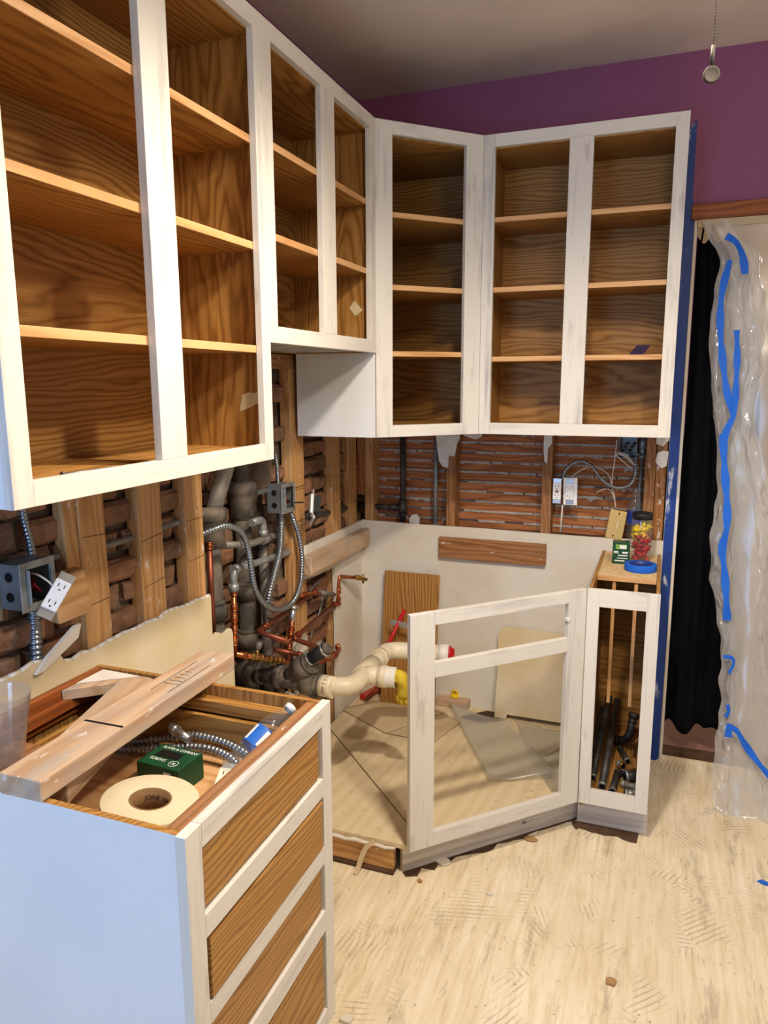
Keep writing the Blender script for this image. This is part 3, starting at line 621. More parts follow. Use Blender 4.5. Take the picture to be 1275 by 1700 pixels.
# narrow base beside it
t = thing('narrow_base_cabinet', 'narrow white open base cabinet with pipe fittings beside the blue wall strip', 'cabinet', (1.17, -.3, 0))
X0, X1, YF = 1.056, 1.282, -.613
for nm, a, b, m_ in (('stile', (X0, YF, .109), (1.095, YF+.019, H), 'primer_z'), ('stile', (1.241, YF, .109), (X1, YF+.019, H), 'primer_z'), ('top_rail', (1.095, YF, .818), (1.241, YF+.019, H), 'primer_x'), ('bottom_rail', (1.095, YF, .109), (1.241, YF+.019, .162), 'primer_x'),
                     ('side_panel', (X0+.002, YF+.019, .09), (X0+.014, -.004, H-.001), 'oak_z'), ('side_panel', (X1-.014, YF+.019, .1), (X1-.002, -.004, H-.001), 'oak_z'), ('back_panel', (X0+.014, -.012, .1), (X1-.014, -.004, H-.02), 'oak_x'),
                     ('top_board', (X0+.0145, -.405, H-.020), (X1-.0145, -.0125, H-.002), 'particle'), ('front_lip', (X0+.0145, -.410, H-.020), (X1-.0145, -.4052, H-.0018), 'edge_x'), ('floor_panel', (X0+.014, YF+.019, .10), (X1-.014, -.012, .116), 'oak_y'),
                     ('divider_rod', (1.122, -.403, .398), (1.134, -.388, .8558), 'edge_z'), ('divider_rod', (1.196, -.403, .393), (1.208, -.388, .8558), 'edge_z')):
    MB().box(a, b).build(nm, M[m_], t, .001)
MB().box((1.050, -.555, .001), (1.284, -.537, .108)).build('toe_kick', M['toe_paint'], t, .001)
# ragged scraps of old flooring at the toe kick
def scrap(pts, h, name, mat_, label, cat, grp=None, z0_=.0004):
    return tag(MB().prism(pts, lambda a, b, d: Vector((a, b, d)), z0_, h).build(name, M[mat_]), label, cat, grp)
def rag(p, q, n, amp):
    p, q = Vector(p), Vector(q); nn = Vector((-(q-p).y, (q-p).x)).normalized(); return [tuple(p+(q-p)*i/n + nn*random.uniform(-amp, amp)) for i in range(n+1)]
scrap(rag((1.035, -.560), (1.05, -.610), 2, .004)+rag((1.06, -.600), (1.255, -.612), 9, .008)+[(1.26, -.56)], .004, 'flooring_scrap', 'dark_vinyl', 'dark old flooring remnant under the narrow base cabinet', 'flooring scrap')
ud, vd = Vector((math.cos(math.radians(ang)), math.sin(math.radians(ang)))), Vector((-math.sin(math.radians(ang)), math.cos(math.radians(ang))))
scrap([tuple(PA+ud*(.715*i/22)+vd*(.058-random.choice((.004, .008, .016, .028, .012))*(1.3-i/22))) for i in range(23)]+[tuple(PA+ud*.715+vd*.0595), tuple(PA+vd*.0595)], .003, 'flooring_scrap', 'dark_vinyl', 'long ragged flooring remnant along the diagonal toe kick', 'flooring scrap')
for k, (px, py, s) in enumerate(((697, 1464, .012), (735, 1432, .03), (880, 1395, .028), (813, 1486, .012))):
    p = at(px, py, 'z', 0); a0 = random.uniform(0, 6)
    pts = [(p.x+s*random.uniform(.6, 1)*math.cos(a0+i*1.05), p.y+s*random.uniform(.4, .8)*math.sin(a0+i*1.05)) for i in range(6)]
    scrap(pts, .006+.002*k % .004, 'floor_chip', ('chip_tan', 'chip_white')[k % 2], ('tan chip on the subfloor in front of the diagonal toe kick', 'pale broken chip against the left end of the diagonal toe kick', 'tan broken chip against the right half of the diagonal toe kick', 'tiny pale chip in the middle of the subfloor')[k], 'chip', 'chips on the floor', .0032 if k in (1, 2) else .0004)
p = at(1014, 1632, 'z', 0); scrap([(p.x-.012, p.y-.01), (p.x+.01, p.y-.012), (p.x+.014, p.y+.006), (p.x, p.y+.013), (p.x-.013, p.y+.006)], .008, 'floor_chip', 'chip_tan', 'tan wood chip near the bottom edge of the photo', 'chip', 'chips on the floor')
p = at(575, 1695, 'z', 0); scrap([(p.x-.015, p.y-.01), (p.x+.012, p.y-.012), (p.x+.016, p.y+.008), (p.x-.005, p.y+.014)], .010, 'floor_chip', 'chip_white', 'white chip beside the foot of the drawer base', 'chip', 'chips on the floor')
p = at(1268, 1466, 'z', 0); scrap([(p.x-.02, p.y), (p.x-.006, p.y+.012), (p.x+.02, p.y+.004), (p.x+.022, p.y-.012), (p.x-.002, p.y-.012)], .003, 'tape_scrap', 'blue_tape', 'small blue tape scrap on the floor at the right edge', 'tape')

# ------------------------------------------------------------------ on the platform and against the back wall
Mo = axes((.125, -.085, .1125), (1, 0, 0), Vector((.035, .060, .60)))
tag(local(MB().box((0, 0, 0), (.255, .605, .012)), 'oak_panel', M['oak_y'], Mo, None, .001), 'loose oak panel leaning on the white wall behind the sink frame', 'panel')
tag(MB().box((.370, -.0205, .791), (.833, -.0005, .884)).build('ledger_board', M['oldpine_x'], None, .003), 'brown ledger board screwed level to the white back wall', 'board')
tag(MB().box((.0005, -.600, .820), (.040, -.003, .898)).build('ledger_board', M['lumber_y'], None, .006), 'weathered ledger board on the left drywall near the corner', 'board')
t = thing('plaster_offcut', 'leaning beige drywall offcut on the back wall inside the sink frame', 'drywall', (.78, -.05, .112))
Mo = axes((.645, -.062, .113), (1, 0, 0), Vector((0, .050, .42)))
local(MB().prism([(0, 0), (.05, -.0), (.055, .02), (.38, .02), (.38, .40), (.30, .395), (.02, .40), (0, .36), (.004, .2)], lambda a, b, d: Vector((a, b, d)), 0, .012), 'board_face', M['drywall_cream'], Mo, t)
# drawer liner and paper sheets
def sheet(pts, z_, name, mat_, label, amp, wave):
    """thin sheet over quad pts (px on the platform), lifted in gentle waves"""
    q = [at(px, py, 'z', z_) for px, py in pts]
    def fn(u, v):
        p = (q[0]*(1-u)+q[1]*u)*(1-v) + (q[3]*(1-u)+q[2]*u)*v
        return Vector((p.x, p.y, z_ + amp*(.5+.5*math.sin(u*wave+v*2.1+1))*(abs(v-.5)*1.2+.3) + .004*abs(N(p, 9))))
    o = MB().grid(fn, 14, 14).build(name, M[mat_], None, 0, False); m = o.modifiers.new('solid', 'SOLIDIFY'); m.thickness = .0008
    return tag(o, label, 'liner' if 'liner' in name else 'paper')
sheet(((566, 1178), (640, 1160), (735, 1185), (640, 1218)), .1125, 'paper_sheet', 'paper_beige', 'beige paper sheet on the platform below the white drain pipe', .004, 5)
sheet(((640, 1218), (735, 1185), (765, 1200), (720, 1232)), .1135, 'paper_sheet', 'paper_beige', 'narrow beige paper sheet behind the left frame post', .003, 6)
sheet(((745, 1172), (842, 1200), (926, 1292), (812, 1296)), .122, 'drawer_liner', 'liner', 'clear ribbed drawer liner sheet curling in the middle of the platform', .02, 6)
sheet(((858, 1204), (936, 1215), (936, 1248), (880, 1262)), .1165, 'drawer_liner', 'liner', 'clear drawer liner sheet behind the right side of the frame', .02, 5)
sheet(((880, 1262), (938, 1243), (950, 1312), (915, 1314)), .114, 'drawer_liner', 'liner', 'grey drawer liner scrap in the near right corner of the platform', .006, 5)
tag(MB().prism([(.50, -.12), (.60, -.02), (.70, -.02), (.68, -.10), (.60, -.14)], lambda a, b, d: Vector((a, b, d+ (.02 if d > .115 else 0)*0)), .1116, .1136).build('dark_offcut', M['dark_vinyl']), 'dark grey offcut lying at the foot of the back wall', 'offcut')
mb = MB(); p = at(750, 1172, 'z', .12); tag(MB().box((p.x-.075, p.y+.00, .1116), (p.x+.075, p.y+.06, .150)).build('wood_block', M['lumber_x'], None, .002), 'small pale wood block at the foot of the back wall', 'block')
t = thing('test_plug', 'yellow pipe test plug standing on the pale wood block', 'plug', (p.x+.005, p.y+.03, .151))
mb = MB(); Mc = Matrix.Translation((p.x+.005, p.y+.03, .151)); mb.lathe([(0, 0), (.018, 0), (.019, .002), (.019, .010), (.016, .012), (0, .012)], Mc, 18); mb.build('disc', M['yellow_plastic'], t)
MB().tube(bent([(p.x-.006, p.y+.03, .160), (p.x-.006, p.y+.03, .182), (p.x+.016, p.y+.03, .182), (p.x+.016, p.y+.03, .160)], .01), .004, 8).build('handle', M['yellow_plastic'], t)
# red handled tool and red tube behind the drain pipe
t = thing('red_tool', 'red bar with steel clip leaning against the oak panel', 'tool', (.13, -.14, .112))
a_, b_ = at(642, 1075, 'y', -.16), at(672, 1012, 'y', -.10); e_ = a_+(a_-b_)*.9; e_ = Vector((e_.x, e_.y, .116)) if e_.z < .116 else e_
MB().tube([e_, b_], .009, 8).build('bar', M['red_plastic'], t)
a_, b_ = at(650, 1033, 'y', -.125), at(690, 1042, 'y', -.125); Mo = axes(a_, b_-a_, (0, 0, 1)); local(MB().box((-.005, -.012, -.003), (.12, .012, .003)), 'clip', M['steel_grey'], Mo, t, .001)
a_, b_ = at(602, 1157, 'z', .130), at(636, 1138, 'z', .130); t = thing('red_tube', 'short red tube lying on the platform under the drain pipe', 'tube', a_)
MB().tube([a_, a_+(b_-a_)*1.3], .0175, 16).build('tube_wall', M['red_pipe'], t); ring(MB(), a_, b_-a_, .014, .004).build('end_face', M['red_plastic'], t)

# ------------------------------------------------------------------ drain: cast iron into white plastic
Z = .50
pA, pB, pC, pD, pE, pF = Vector((-.16, -.800, Z)), Vector((.215, -.835, Z)), Vector((.285, -.815, Z)), Vector((.283, -.468, Z)), Vector((.520, -.375, Z-.005)), None
t = thing('cast_iron_drain', 'dark cast iron drain branch with rubber coupling coming out of the wall', 'pipe', (.0, -.80, .45))
mb = MB(); mb.tube([pA, pB-Vector((.035, 0, 0))], .034, 16)
for f, r_, w_ in ((.10, .052, .06), (.24, .041, .02), (.46, .044, .03), (.80, .046, .05)): ring(mb, pA.lerp(pB, f), pB-pA, r_, w_, 16)
mb.build('main_pipe', M['cast_iron'], t)
w0 = pA.lerp(pB, .55); w1 = at(505, 1108, 'y', -.83)
mb = MB(); mb.tube([w0, w1], .034, 14); ring(mb, w1, w1-w0, .046, .05, 16); ring(mb, w1+(w1-w0).normalized()*.03, w1-w0, .040, .012, 16); mb.build('branch', M['cast_iron'], t)
w2 = at(513, 1096, 'y', -.83); w3 = at(541, 1077, 'y', -.83); dd = (w3-w2).normalized()
MB().tube([w1, w3+dd*.012], .020, 14).build('stub_pipe', M['cast_iron'], t)
rb = MB().tube([w2, w3], .0245, 16).build('rubber_coupling', M['rubber'], t)
for f in (.08, .92):
    mb = MB(); ring(mb, w2.lerp(w3, f), dd, .026, .012, 16); mb.box((-.006, -.010, .024), (.006, .010, .036), 0, axes(w2.lerp(w3, f), dd, (0, 1, 0))); mb.build('band_clamp', M['bright_steel'], rb)
t = thing('plastic_drain', 'white plastic drain pipe with wye, elbows and open side outlet', 'pipe', (.3, -.6, .45))
d1 = (pB-pA).normalized()
MB().tube([pB-d1*.03, pB+d1*.005], .038, 16).build('hub', M['pvc'], t)
mb = MB(); mb.tube(bent([pB-d1*.02, pC+Vector((.012, .004, 0)), pC+Vector((.0, .16, 0))], .075, 8), .0335, 18); ring(mb, pB+d1*.004, d1, .038, .03, 18); ring(mb, pC+Vector((.004, .10, 0)), (0, 1, 0), .038, .012, 18); mb.build('elbow', M['pvc'], t)
mb = MB(); ring(mb, pC+Vector((.0, .16, 0)), (0, 1, 0), .037, .13, 18); mb.tube([pC+Vector((.0, .115, 0)), pC+Vector((.07, .13, 0))], .035, 18); ring(mb, pC+Vector((.075, .131, 0)), (1, .1, 0), .040, .03, 18); mb.build('wye', M['pvc'], t)
g0 = pC+Vector((.085, .132, 0)); g1 = pC+Vector((.125, .137, 0)); mb = MB().tube([g0, g1], .0375, 18, 0, False); mb.tube([g0, g1], .033, 18, 0, False); mb.build('side_outlet', M['pvc_white'], t)
MB().tube([pC+Vector((0, .2, 0)), pD], .030, 18).build('straight_run', M['pvc'], t)
mb = MB(); mb.tube(bent([pD-Vector((0, .05, 0)), pD+Vector((0, .045, 0)), pE], .07, 8), .0335, 18); ring(mb, pD-Vector((0, .05, 0)), (0, 1, 0), .038, .025, 18); mb.build('elbow', M['pvc'], t)
de = (pE-(pD+Vector((0, .045, 0)))).normalized()
ring(MB(), pE-de*.02, de, .038, .04, 18).build('hub', M['pvc_white'], t)
mb = MB(); ring(mb, pE+de*.004, de, .031, .012, 16)
for k in range(4): mb.box((-.003, -.002, .002), (.003, .024, .022), 0, axes(pE, de.cross((0, 0, 1)), (0, 0, 1)) @ Matrix.Rotation(k*PI/2, 4, 'Z') @ Matrix.Rotation(PI, 4, 'Y'))
mb.build('test_cap', M['red_plastic'], t)
# rubber glove stuffed into the side outlet
t = thing('rubber_glove', 'yellow work glove stuffed into the side outlet of the white drain', 'glove', g1)
def blob(path_, rad, n=10):
    mb_ = MB(); p_ = curve(path_, .008); k = len(p_)-1
    rs_ = []
    for i in range(len(p_)):
        f = i/k*(len(rad)-1); j = min(int(f), len(rad)-2); rs_.append(rad[j]*(1-(f-j))+rad[j+1]*(f-j))
    mb_.tube(p_, rs_, n); return mb_
mb = blob([g1-Vector((.03,0,0)), g1+Vector((.012,0,.004)), g1+Vector((.028,.0,-.03)), g1+Vector((.030,0,-.065))], [.02, .027, .026, .024])
for dx, l in ((-.018, .035), (-.004, .045), (.010, .042), (.022, .032)):
    s0 = g1+Vector((.028+dx*.8, 0, -.06)); mb.v += []; q_ = blob([s0, s0+Vector((dx*.3, -.006, -l*.5)), s0+Vector((dx*.6+.004, 0, -l))], [.011, .010, .005], 8); mb.add(q_.v, q_.f, 0, True)
for v in mb.v: v += Vector((N(v, 60), N(v+Vector((3,1,2)), 60), N(v+Vector((7,7,1)), 60)))*.006
mb.build('glove_body', M['glove_yellow'], t)

# ------------------------------------------------------------------ old stacks and pipes in the chase
def vent(label, x, y, zh, up):
    t_ = thing('vent_stack', label, 'pipe', (x, y, 0))
    MB().tube([(x, y, 0.02), (x, y, zh)], .030, 16).build('pipe', M['cast_iron'], t_)
    mb_ = MB(); Mh = Matrix.Translation((x, y, zh)); mb_.lathe([(.030, -.10), (.042, -.085), (.044, -.02), (.048, -.005), (.053, .0), (.054, .022), (.047, .034), (.030, .040)], Mh, 18); mb_.build('hub', M['cast_iron'], t_)
    MB().tube([Vector((x, y, zh)), Vector((x, y, zh))+Vector(up)*.12, Vector((x, y, zh))+Vector(up)*(.26 if up[1] > .2 else .5)], .028, 14).build('upper_pipe', M['old_galvanized'] if up[1] > .2 else M['cast_iron'], t_)
    for zz in (.62, .80): 
        mb_ = MB(); ring(mb_, (x, y, zz), (0,0,1), .043, .05, 16); ring(mb_, (x, y, zz+.03), (0,0,1), .037, .02, 16); mb_.build('coupling', M['cast_iron'], t_)
    return t_
vent('dusty cast iron stack nearest the third stud, its upper pipe slanting', -.105, -1.035, 1.115, (0, .55, .84))
vent('dusty black cast iron stack in the middle of the chase, going straight up', -.135, -.790, 1.165, (0, 0, 1))
t = thing('galvanized_pipe', 'upper grey galvanized pipe run crossing the stacks', 'pipe', (-.07, -.8, .95))
X = -.066
mb = MB(); q = [at(372, 905, 'x', X-.02), at(414, 904, 'x', X), at(482, 880, 'x', X)]; q.append(q[2]+(q[2]-q[1])*.3); mb.tube(bent(q, .02), .0125, 12); ring(mb, at(402, 905, 'x', X), q[1]-q[0], .017, .03); ring(mb, at(440, 895, 'x', X), q[2]-q[1], .018, .045); ring(mb, at(476, 882, 'x', X), q[2]-q[1], .017, .03); mb.build('run', M['old_galvanized'], t)
mb = MB(); mb.tube(bent([at(417, 868, 'x', X), at(436, 862, 'x', X), at(437, 892, 'x', X)], .025), .014, 12); ring(mb, at(437, 884, 'x', X), (0, 0, 1), .018, .02); mb.build('elbow', M['galvanized'], t)
t = thing('galvanized_pipe', 'lower grey galvanized pipe run with elbow turning down to copper', 'pipe', (-.03, -.9, .9)); X = -.035
mb = MB(); e0, e1, e2 = at(388, 975, 'x', X), at(388, 947, 'x', X), at(484, 915, 'x', X); e3 = e2+(e2-e1)*.12; mb.tube(bent([e0, e1, e2, e3], .03), .0125, 12); ring(mb, at(411, 938, 'x', X), e2-e1, .017, .03); ring(mb, e0, (0, 0, 1), .0175, .025); ring(mb, e1+Vector((0, .015, .0)), e2-e1, .017, .03); mb.build('run', M['galvanized'], t)
def copper(label, pts, r=.0085, mat_='copper', fits=(), R=.018, valves=()):
    t_ = thing('copper_pipe', label, 'pipe', pts[0]); MB().tube(bent(pts, R), r, 12).build('run', M[mat_], t_)
    for p_, d_, L_ in fits: 
        mb_ = MB(); ring(mb_, p_, d_, r*1.28, L_); ring(mb_, Vector(p_)+Vector(d_).normalized()*L_*.5, d_, r*1.45, .004); ring(mb_, Vector(p_)-Vector(d_).normalized()*L_*.5, d_, r*1.45, .004); mb_.build('fitting', M['copper'], t_)
    return t_
X = -.035; Z3 = Vector((0, 0, 1))
c0, c1 = at(388, 976, 'x', X), at(389, 1086, 'x', X)
copper('bright copper riser with many fittings below the galvanized elbow', [c0, c1], .0095, 'copper', [(c0.lerp(c1, f), Z3, .022) for f in (.05, .28, .45, .62, .80)])
c2, c3 = at(347, 905, 'x', -.045), at(358, 1068, 'x', -.045); copper('thin old copper riser beside the third stud', [c2, Vector((c2.x, c2.y, c3.z))], .010, 'old_copper', [(c2, Z3, .02)])
b0, b1, b2, b3 = at(390, 1086, 'x', -.03), at(470, 1101, 'x', .02), at(478, 1099, 'x', .02), at(484, 1040, 'x', .02)
t = copper('copper and brass line rising to a capped steel nipple', [b0, b2, b3], .0095, 'copper', [(b3, Z3, .03), (b2.lerp(b3, .35), Z3, .03), (b2.lerp(b3, .75), Z3, .035), (b0.lerp(b2, .15), b2-b0, .02)], .02)
mb = MB(); 
for f, r_ in ((.3, .014), (.38, .011), (.46, .015), (.55, .012), (.63, .014), (.72, .012), (.8, .0135), (.88, .0115)): ring(mb, b0.lerp(b2, f), b2-b0, r_, .012)
mb.tube([b0.lerp(b2, .4), b0.lerp(b2, .4)+Vector((0, 0, .03))], .007, 10); mb.build('valve_body', M['brass'], t)
vh = b0.lerp(b2, .4)+Vector((0, 0, .03)); mb = MB(); mb.tube([vh, vh+Vector((.008, .02, .03))], .011, 10); mb.tube([vh+Vector((.005, .015, .025)), vh+Vector((.06, .04, .045))], .006, 8); mb.build('valve_handle', M['old_galvanized'], t)
n0, n1 = at(484, 1038, 'x', .02), at(487, 1008, 'x', .02); mb = MB(); mb.tube([n0, n1], [.010, .014], 12); ring(mb, n1, Z3, .017, .014, 8); mb.build('capped_nipple', M['bright_steel'], t)
k0, k1, k2 = at(560, 968, 'x', -.02), at(428, 1049, 'x', 0.0), at(482, 1066, 'x', .09)
k1 = at(428, 1049, 'z', k0.z-.03); k1 = at(428, 1049, 'x', -.005); k0 = Vector((-.005, at(500, 985, 'x', -.005).y, k1.z+.02)); k2 = k1+Vector((.16, .02, -.01))
k0 = at(512, 990, 'x', -.005)
copper('old copper pipe bending back toward the wall above the drain', [k0, k1, at(482, 1066, 'z', k1.z-.02)], .0095, 'old_copper', [(k1.lerp(k0, .12), k0-k1, .018), (at(470, 1062, 'z', k1.z-.02), (1, 0, 0), .02)], .014)
k3 = at(488, 1060, 'x', .05); k4 = at(556, 1003, 'x', .0)
copper('long old copper pipe slanting up to the valve at the drywall edge', [at(545, 1082, 'x', .12), k3, k4], .0095, 'old_copper', [(k3.lerp(k4, .08), k4-k3, .02), (k3.lerp(k4, .97), k4-k3, .02)], .014)
j0, j1, j2, j3 = at(500, 991, 'x', -.0), at(520, 985, 'x', .0), at(560, 990, 'x', .005), at(563, 957, 'x', .005)
t = copper('copper stub with brass shutoff valve in front of the drywall', [at(560, 1004, 'x', .005), j3, at(592, 959, 'x', .05)], .008, 'copper', [(at(562, 998, 'x', .005), Z3, .03), (at(562, 980, 'x', .005), Z3, .02)], .012)
v0, v1 = at(590, 958, 'x', .05), at(608, 962, 'x', .07); mb = MB(); mb.tube([v0, v1], [.010, .008], 10); ring(mb, v0.lerp(v1, .3), v1-v0, .012, .012, 8); ring(mb, v0.lerp(v1, .7), (0, 0, 1), .006, .04, 8); mb.build('valve_body', M['brass'], t)
t = copper('short copper link with steel valve level with the white drywall edge', [at(497, 990, 'x', .0), at(512, 985, 'x', .0), at(555, 987, 'x', .0)], .008, 'copper', [(at(505, 988, 'x', 0), (0, 1, .1), .016), (at(522, 984, 'x', 0), (0, 1, 0), .016)], .012)
mb = MB(); a_, b_ = at(531, 984, 'x', 0), at(552, 987, 'x', 0); mb.tube([a_, b_], .0105, 10); ring(mb, a_.lerp(b_, .6), (0, 0, 1), .007, .035, 8); mb.build('valve_body', M['old_galvanized'], t)
m0, m1, m2 = at(525, 1096, 'x', .05), at(548, 1095, 'x', .03), at(563, 1080, 'x', .01)
copper('bright copper elbow cluster beside the rubber coupling', [m0, m1, m2, at(560, 1070, 'x', .005)], .010, 'copper', [(m0.lerp(m1, .4), m1-m0, .018), (m1.lerp(m2, .5), m2-m1, .018)], .014)
l0, l1 = at(455, 1078, 'x', .0), at(520, 1092, 'x', .10); copper('dull copper pipe lying low behind the bright copper riser', [l0, l1], .009, 'old_copper', [(l0.lerp(l1, .7), l1-l0, .03)])
t = thing('iron_pipe', 'thin grey iron pipe standing behind the conduit loop', 'pipe', (-.06, -.6, .4)); a_ = at(479, 985, 'x', -.066); MB().tube([(a_.x, a_.y, .45), (a_.x, a_.y, 1.30)], .007, 8).build('run', M['black_pipe'], t)
t = thing('iron_pipe', 'thick grey iron pipe standing beside the black stack', 'pipe', (-.10, -.66, .4)); a_ = at(440, 985, 'x', -.10); MB().tube([(a_.x, a_.y, .02), (a_.x, a_.y, .98)], .020, 12).build('run', M['old_galvanized'], t)
# dark gas pipe through the corner studs to the back wall
t = thing('gas_pipe', 'black iron gas pipe running through the corner to a riser on the lath', 'pipe', (.176, .06, .93))
mb = MB(); zp = .993; mb.tube(bent([(-.033, -.60, zp+.05), (-.033, -.30, zp+.02), (-.033, .040, zp)], .03), .012, 10)
for yy in (-.45, -.16, -.02): ring(mb, (-.033, yy, zp+.02 if yy > -.3 else zp+.035), (0, 1, 0), .017, .04)
mb.build('wall_run', M['black_pipe'], t)
mb = MB(); mb.tube([(-.033, .045, zp), (.176, .062, zp-.006)], .011, 10); ring(mb, (.02, .05, zp), (1, 0, 0), .015, .03); ring(mb, (.13, .06, zp-.004), (1, 0, 0), .016, .035); mb.build('cross_run', M['black_pipe'], t)
mb = MB(); mb.tube([(.176, .065, .917), (.176, .065, 1.345)], .0125, 12); ring(mb, (.176, .065, zp-.006), Z3, .019, .055); ring(mb, (.176, .065, zp+.026), Z3, .021, .008); ring(mb, (.176, .065, zp-.036), Z3, .021, .008); mb.build('riser', M['black_pipe'], t)
t = thing('conduit_pipe', 'straight grey steel conduit standing in front of the lath beside the gas riser', 'conduit', (.332, .055, .916)); mb = MB(); mb.tube([(.332, .06, .917), (.332, .06, 1.345)], .0105, 12); ring(mb, (.332, .06, .921), Z3, .019, .006); mb.build('run', M['galvanized'], t)

# ------------------------------------------------------------------ flexible conduits and electrical boxes on the left wall
X = .018
cable('flexible_conduit', [at(px, py, 'x', x) for px, py, x in ((332, 888, -.03), (352, 880, -.005), (377, 873, .01), (400, 884, .018), (412, 912, .02), (418, 950, .022), (425, 982, .022), (443, 1006, .022), (466, 1012, .022), (487, 998, .022), (499, 968, .022), (501, 925, .02), (496, 890, .015), (487, 862, .005), (483, 852, -.005))], .0105, 'flex_steel', 'long grey conduit loop hanging from the box on the fourth stud')
cable('flexible_conduit', [at(px, py, 'x', x) for px, py, x in ((466, 852, -.03), (467, 880, -.02), (464, 920, -.01), (455, 955, -.005), (446, 990, -.01), (442, 1020, -.03), (444, 1040, -.055))], .0135, 'flex_steel', 'thick straight-hanging conduit below the box on the fourth stud', pitch=.010)
cable('flexible_conduit', [at(px, py, 'x', x) for px, py, x in ((457, 752, -.05), (460, 775, -.045), (462, 803, -.035))], .0075, 'flex_steel', 'short thin conduit entering the top of the box on the fourth stud', pitch=.009)
cable('flexible_conduit', [at(px, py, 'x', -.04) for px, py in ((512, 990), (518, 975), (527, 968), (535, 978), (534, 1000), (528, 1022), (519, 1042), (515, 1065))], .0065, 'flex_steel', 'small thin conduit loop low behind the copper valve', pitch=.009)
cable('flexible_conduit', [at(px, py, 'x', -.04) for px, py in ((36, 838), (42, 870), (50, 900), (54, 924))], .0095, 'flex_steel', 'thin conduit dropping into the steel box at the left edge', pitch=.009)
cable('flexible_conduit', [at(px, py, 'x', -.03) for px, py in ((56, 1006), (58, 1040), (60, 1080), (63, 1128))], .0150, 'flex_steel', 'thick ribbed conduit below the steel box at the left edge', pitch=.0115)
cable('flexible_conduit', [(-.045, -1.79, 1.155), (-.040, -1.66, 1.150), (-.040, -1.55, 1.147), (-.040, -1.40, 1.150), (-.038, -1.28, 1.155), (-.03, -1.19, 1.158)], .0095, 'old_galvanized', 'dusty conduit threaded behind the first three studs', pitch=.009)
def ebox(t_, y0, y1, z0_, z1_, x0, x1, ear=True):
    mb_ = MB(); th = .0025
    mb_.box((x0, y0, z0_), (x0+th, y1, z1_)); mb_.box((x0+th, y0, z0_), (x1, y0+th, z1_)); mb_.box((x0+th, y1-th, z0_), (x1, y1, z1_)); mb_.box((x0+th, y0+th, z0_), (x1, y1-th, z0_+th)); mb_.box((x0+th, y0+th, z1_-th), (x1, y1-th, z1_))
    mb_.build('box_shell', M['box_steel'], t_, .001)
    mb_ = MB(); h = (z1_-z0_)
    for f in (.28, .72): ring(mb_, (x0+(x1-x0)*.5, y0-.0006, z0_+h*f), (0, 1, 0), .0105, .0016, 14)
    mb_.build('knockout', M['dark_slot'], t_)
    mb_ = MB(); k = .012
    mb_.box((x1, y0-.004, z0_-.004), (x1+.003, y0+k, z1_+.004)); mb_.box((x1, y1-k, z0_-.004), (x1+.003, y1+.004, z1_+.004)); mb_.box((x1, y0+k, z1_-k), (x1+.003, y1-k, z1_+.004)); mb_.box((x1, y0+k, z0_-.004), (x1+.003, y1-k, z0_+k))
    mb_.box((x1+.003, y0+k, z0_+k), (x1+.012, y0+k+.003, z1_-k)); mb_.box((x1+.003, y1-k-.003, z0_+k), (x1+.012, y1-k, z1_-k))
    mb_.build('mud_ring', M['galvanized'], t_, .001)
    mb_ = MB(); yc = (y0+y1)/2; zc_ = (z0_+z1_)/2
    for k in range(4): mb_.tube(curve([(x0+.01, yc-.01+.006*k, zc_+.02), (x0+.03, yc+.014-.008*k, zc_+.012), (x1, yc-.012+.007*k, zc_-.006*k), (x0+.02, yc+.012, zc_-.02)], .008), .0022, 6)
    mb_.build('wires', M['wire_red'], t_)
t = thing('junction_box', 'open steel junction box with red wires on the brick at the left edge', 'electrical box', (-.03, -1.89, 1.07)); ebox(t, -1.925, -1.838, 1.080, 1.178, -.036, .028)
MB().box((-.034, -1.955, 1.055), (-.031, -1.925, 1.235)).build('mounting_ear', M['old_galvanized'], t)
MB().tube(curve([(.0, -1.88, 1.15), (.035, -1.885, 1.150), (.055, -1.875, 1.132), (.065, -1.872, 1.118)], .006), .0022, 6).build('white_wire', M['wire_white'], t)
outlet('outlet', 'white outlet dangling by its wires from the box at the left edge', axes((.075, -1.880, 1.108), (.75, .45, -.5), (.1, .62, .75)), 'outlet_white')
tag(local(MB().box((0, 0, 0), (.085, .040, .105)), 'wood_block', M['pine_x'], axes((.018, -1.822, 1.018), (.25, 1, .12), (-1, .2, 0)), None, .002), 'pale pine block fixed between the steel box and the first stud', 'block')
t = thing('junction_box', 'open dark junction box on the fourth stud with a dangling switch', 'electrical box', (-.03, -.72, 1.08)); ebox(t, -.752, -.655, 1.088, 1.190, -.055, .002)
MB().box((-.05, -.83, 1.165), (-.047, -.752, 1.180)).build('mounting_ear', M['box_steel'], t)
t = thing('wall_switch', 'white switch dangling in front of the box on the fourth stud', 'switch', (.05, -.66, 1.12))
Ms = axes((.075, -.655, 1.115), (.62, -.75, .15), (.05, .10, 1))
for a, b, nm, mt in (((-.017, -.050, -.002), (.017, .050, .0), 'strap', 'outlet_white'), ((-.013, -.034, 0), (.013, .034, .008), 'toggle_plate', 'outlet_white'), ((-.013, -.030, -.030), (.013, .030, -.002), 'body', 'rubber')): local(MB().box(a, b), nm, M[mt], Ms, t, .001)
local(MB().box((-.09, -.050, -.012), (-.02, -.036, -.008)), 'tab', M['outlet_white'], Ms @ Matrix.Rotation(.45, 4, 'Z'), t, .001)
MB().tube(curve([(-.02, -.70, 1.14), (.02, -.71, 1.125), (.05, -.675, 1.12)], .006), .0025, 6).build('lead', M['wire_black'], t)
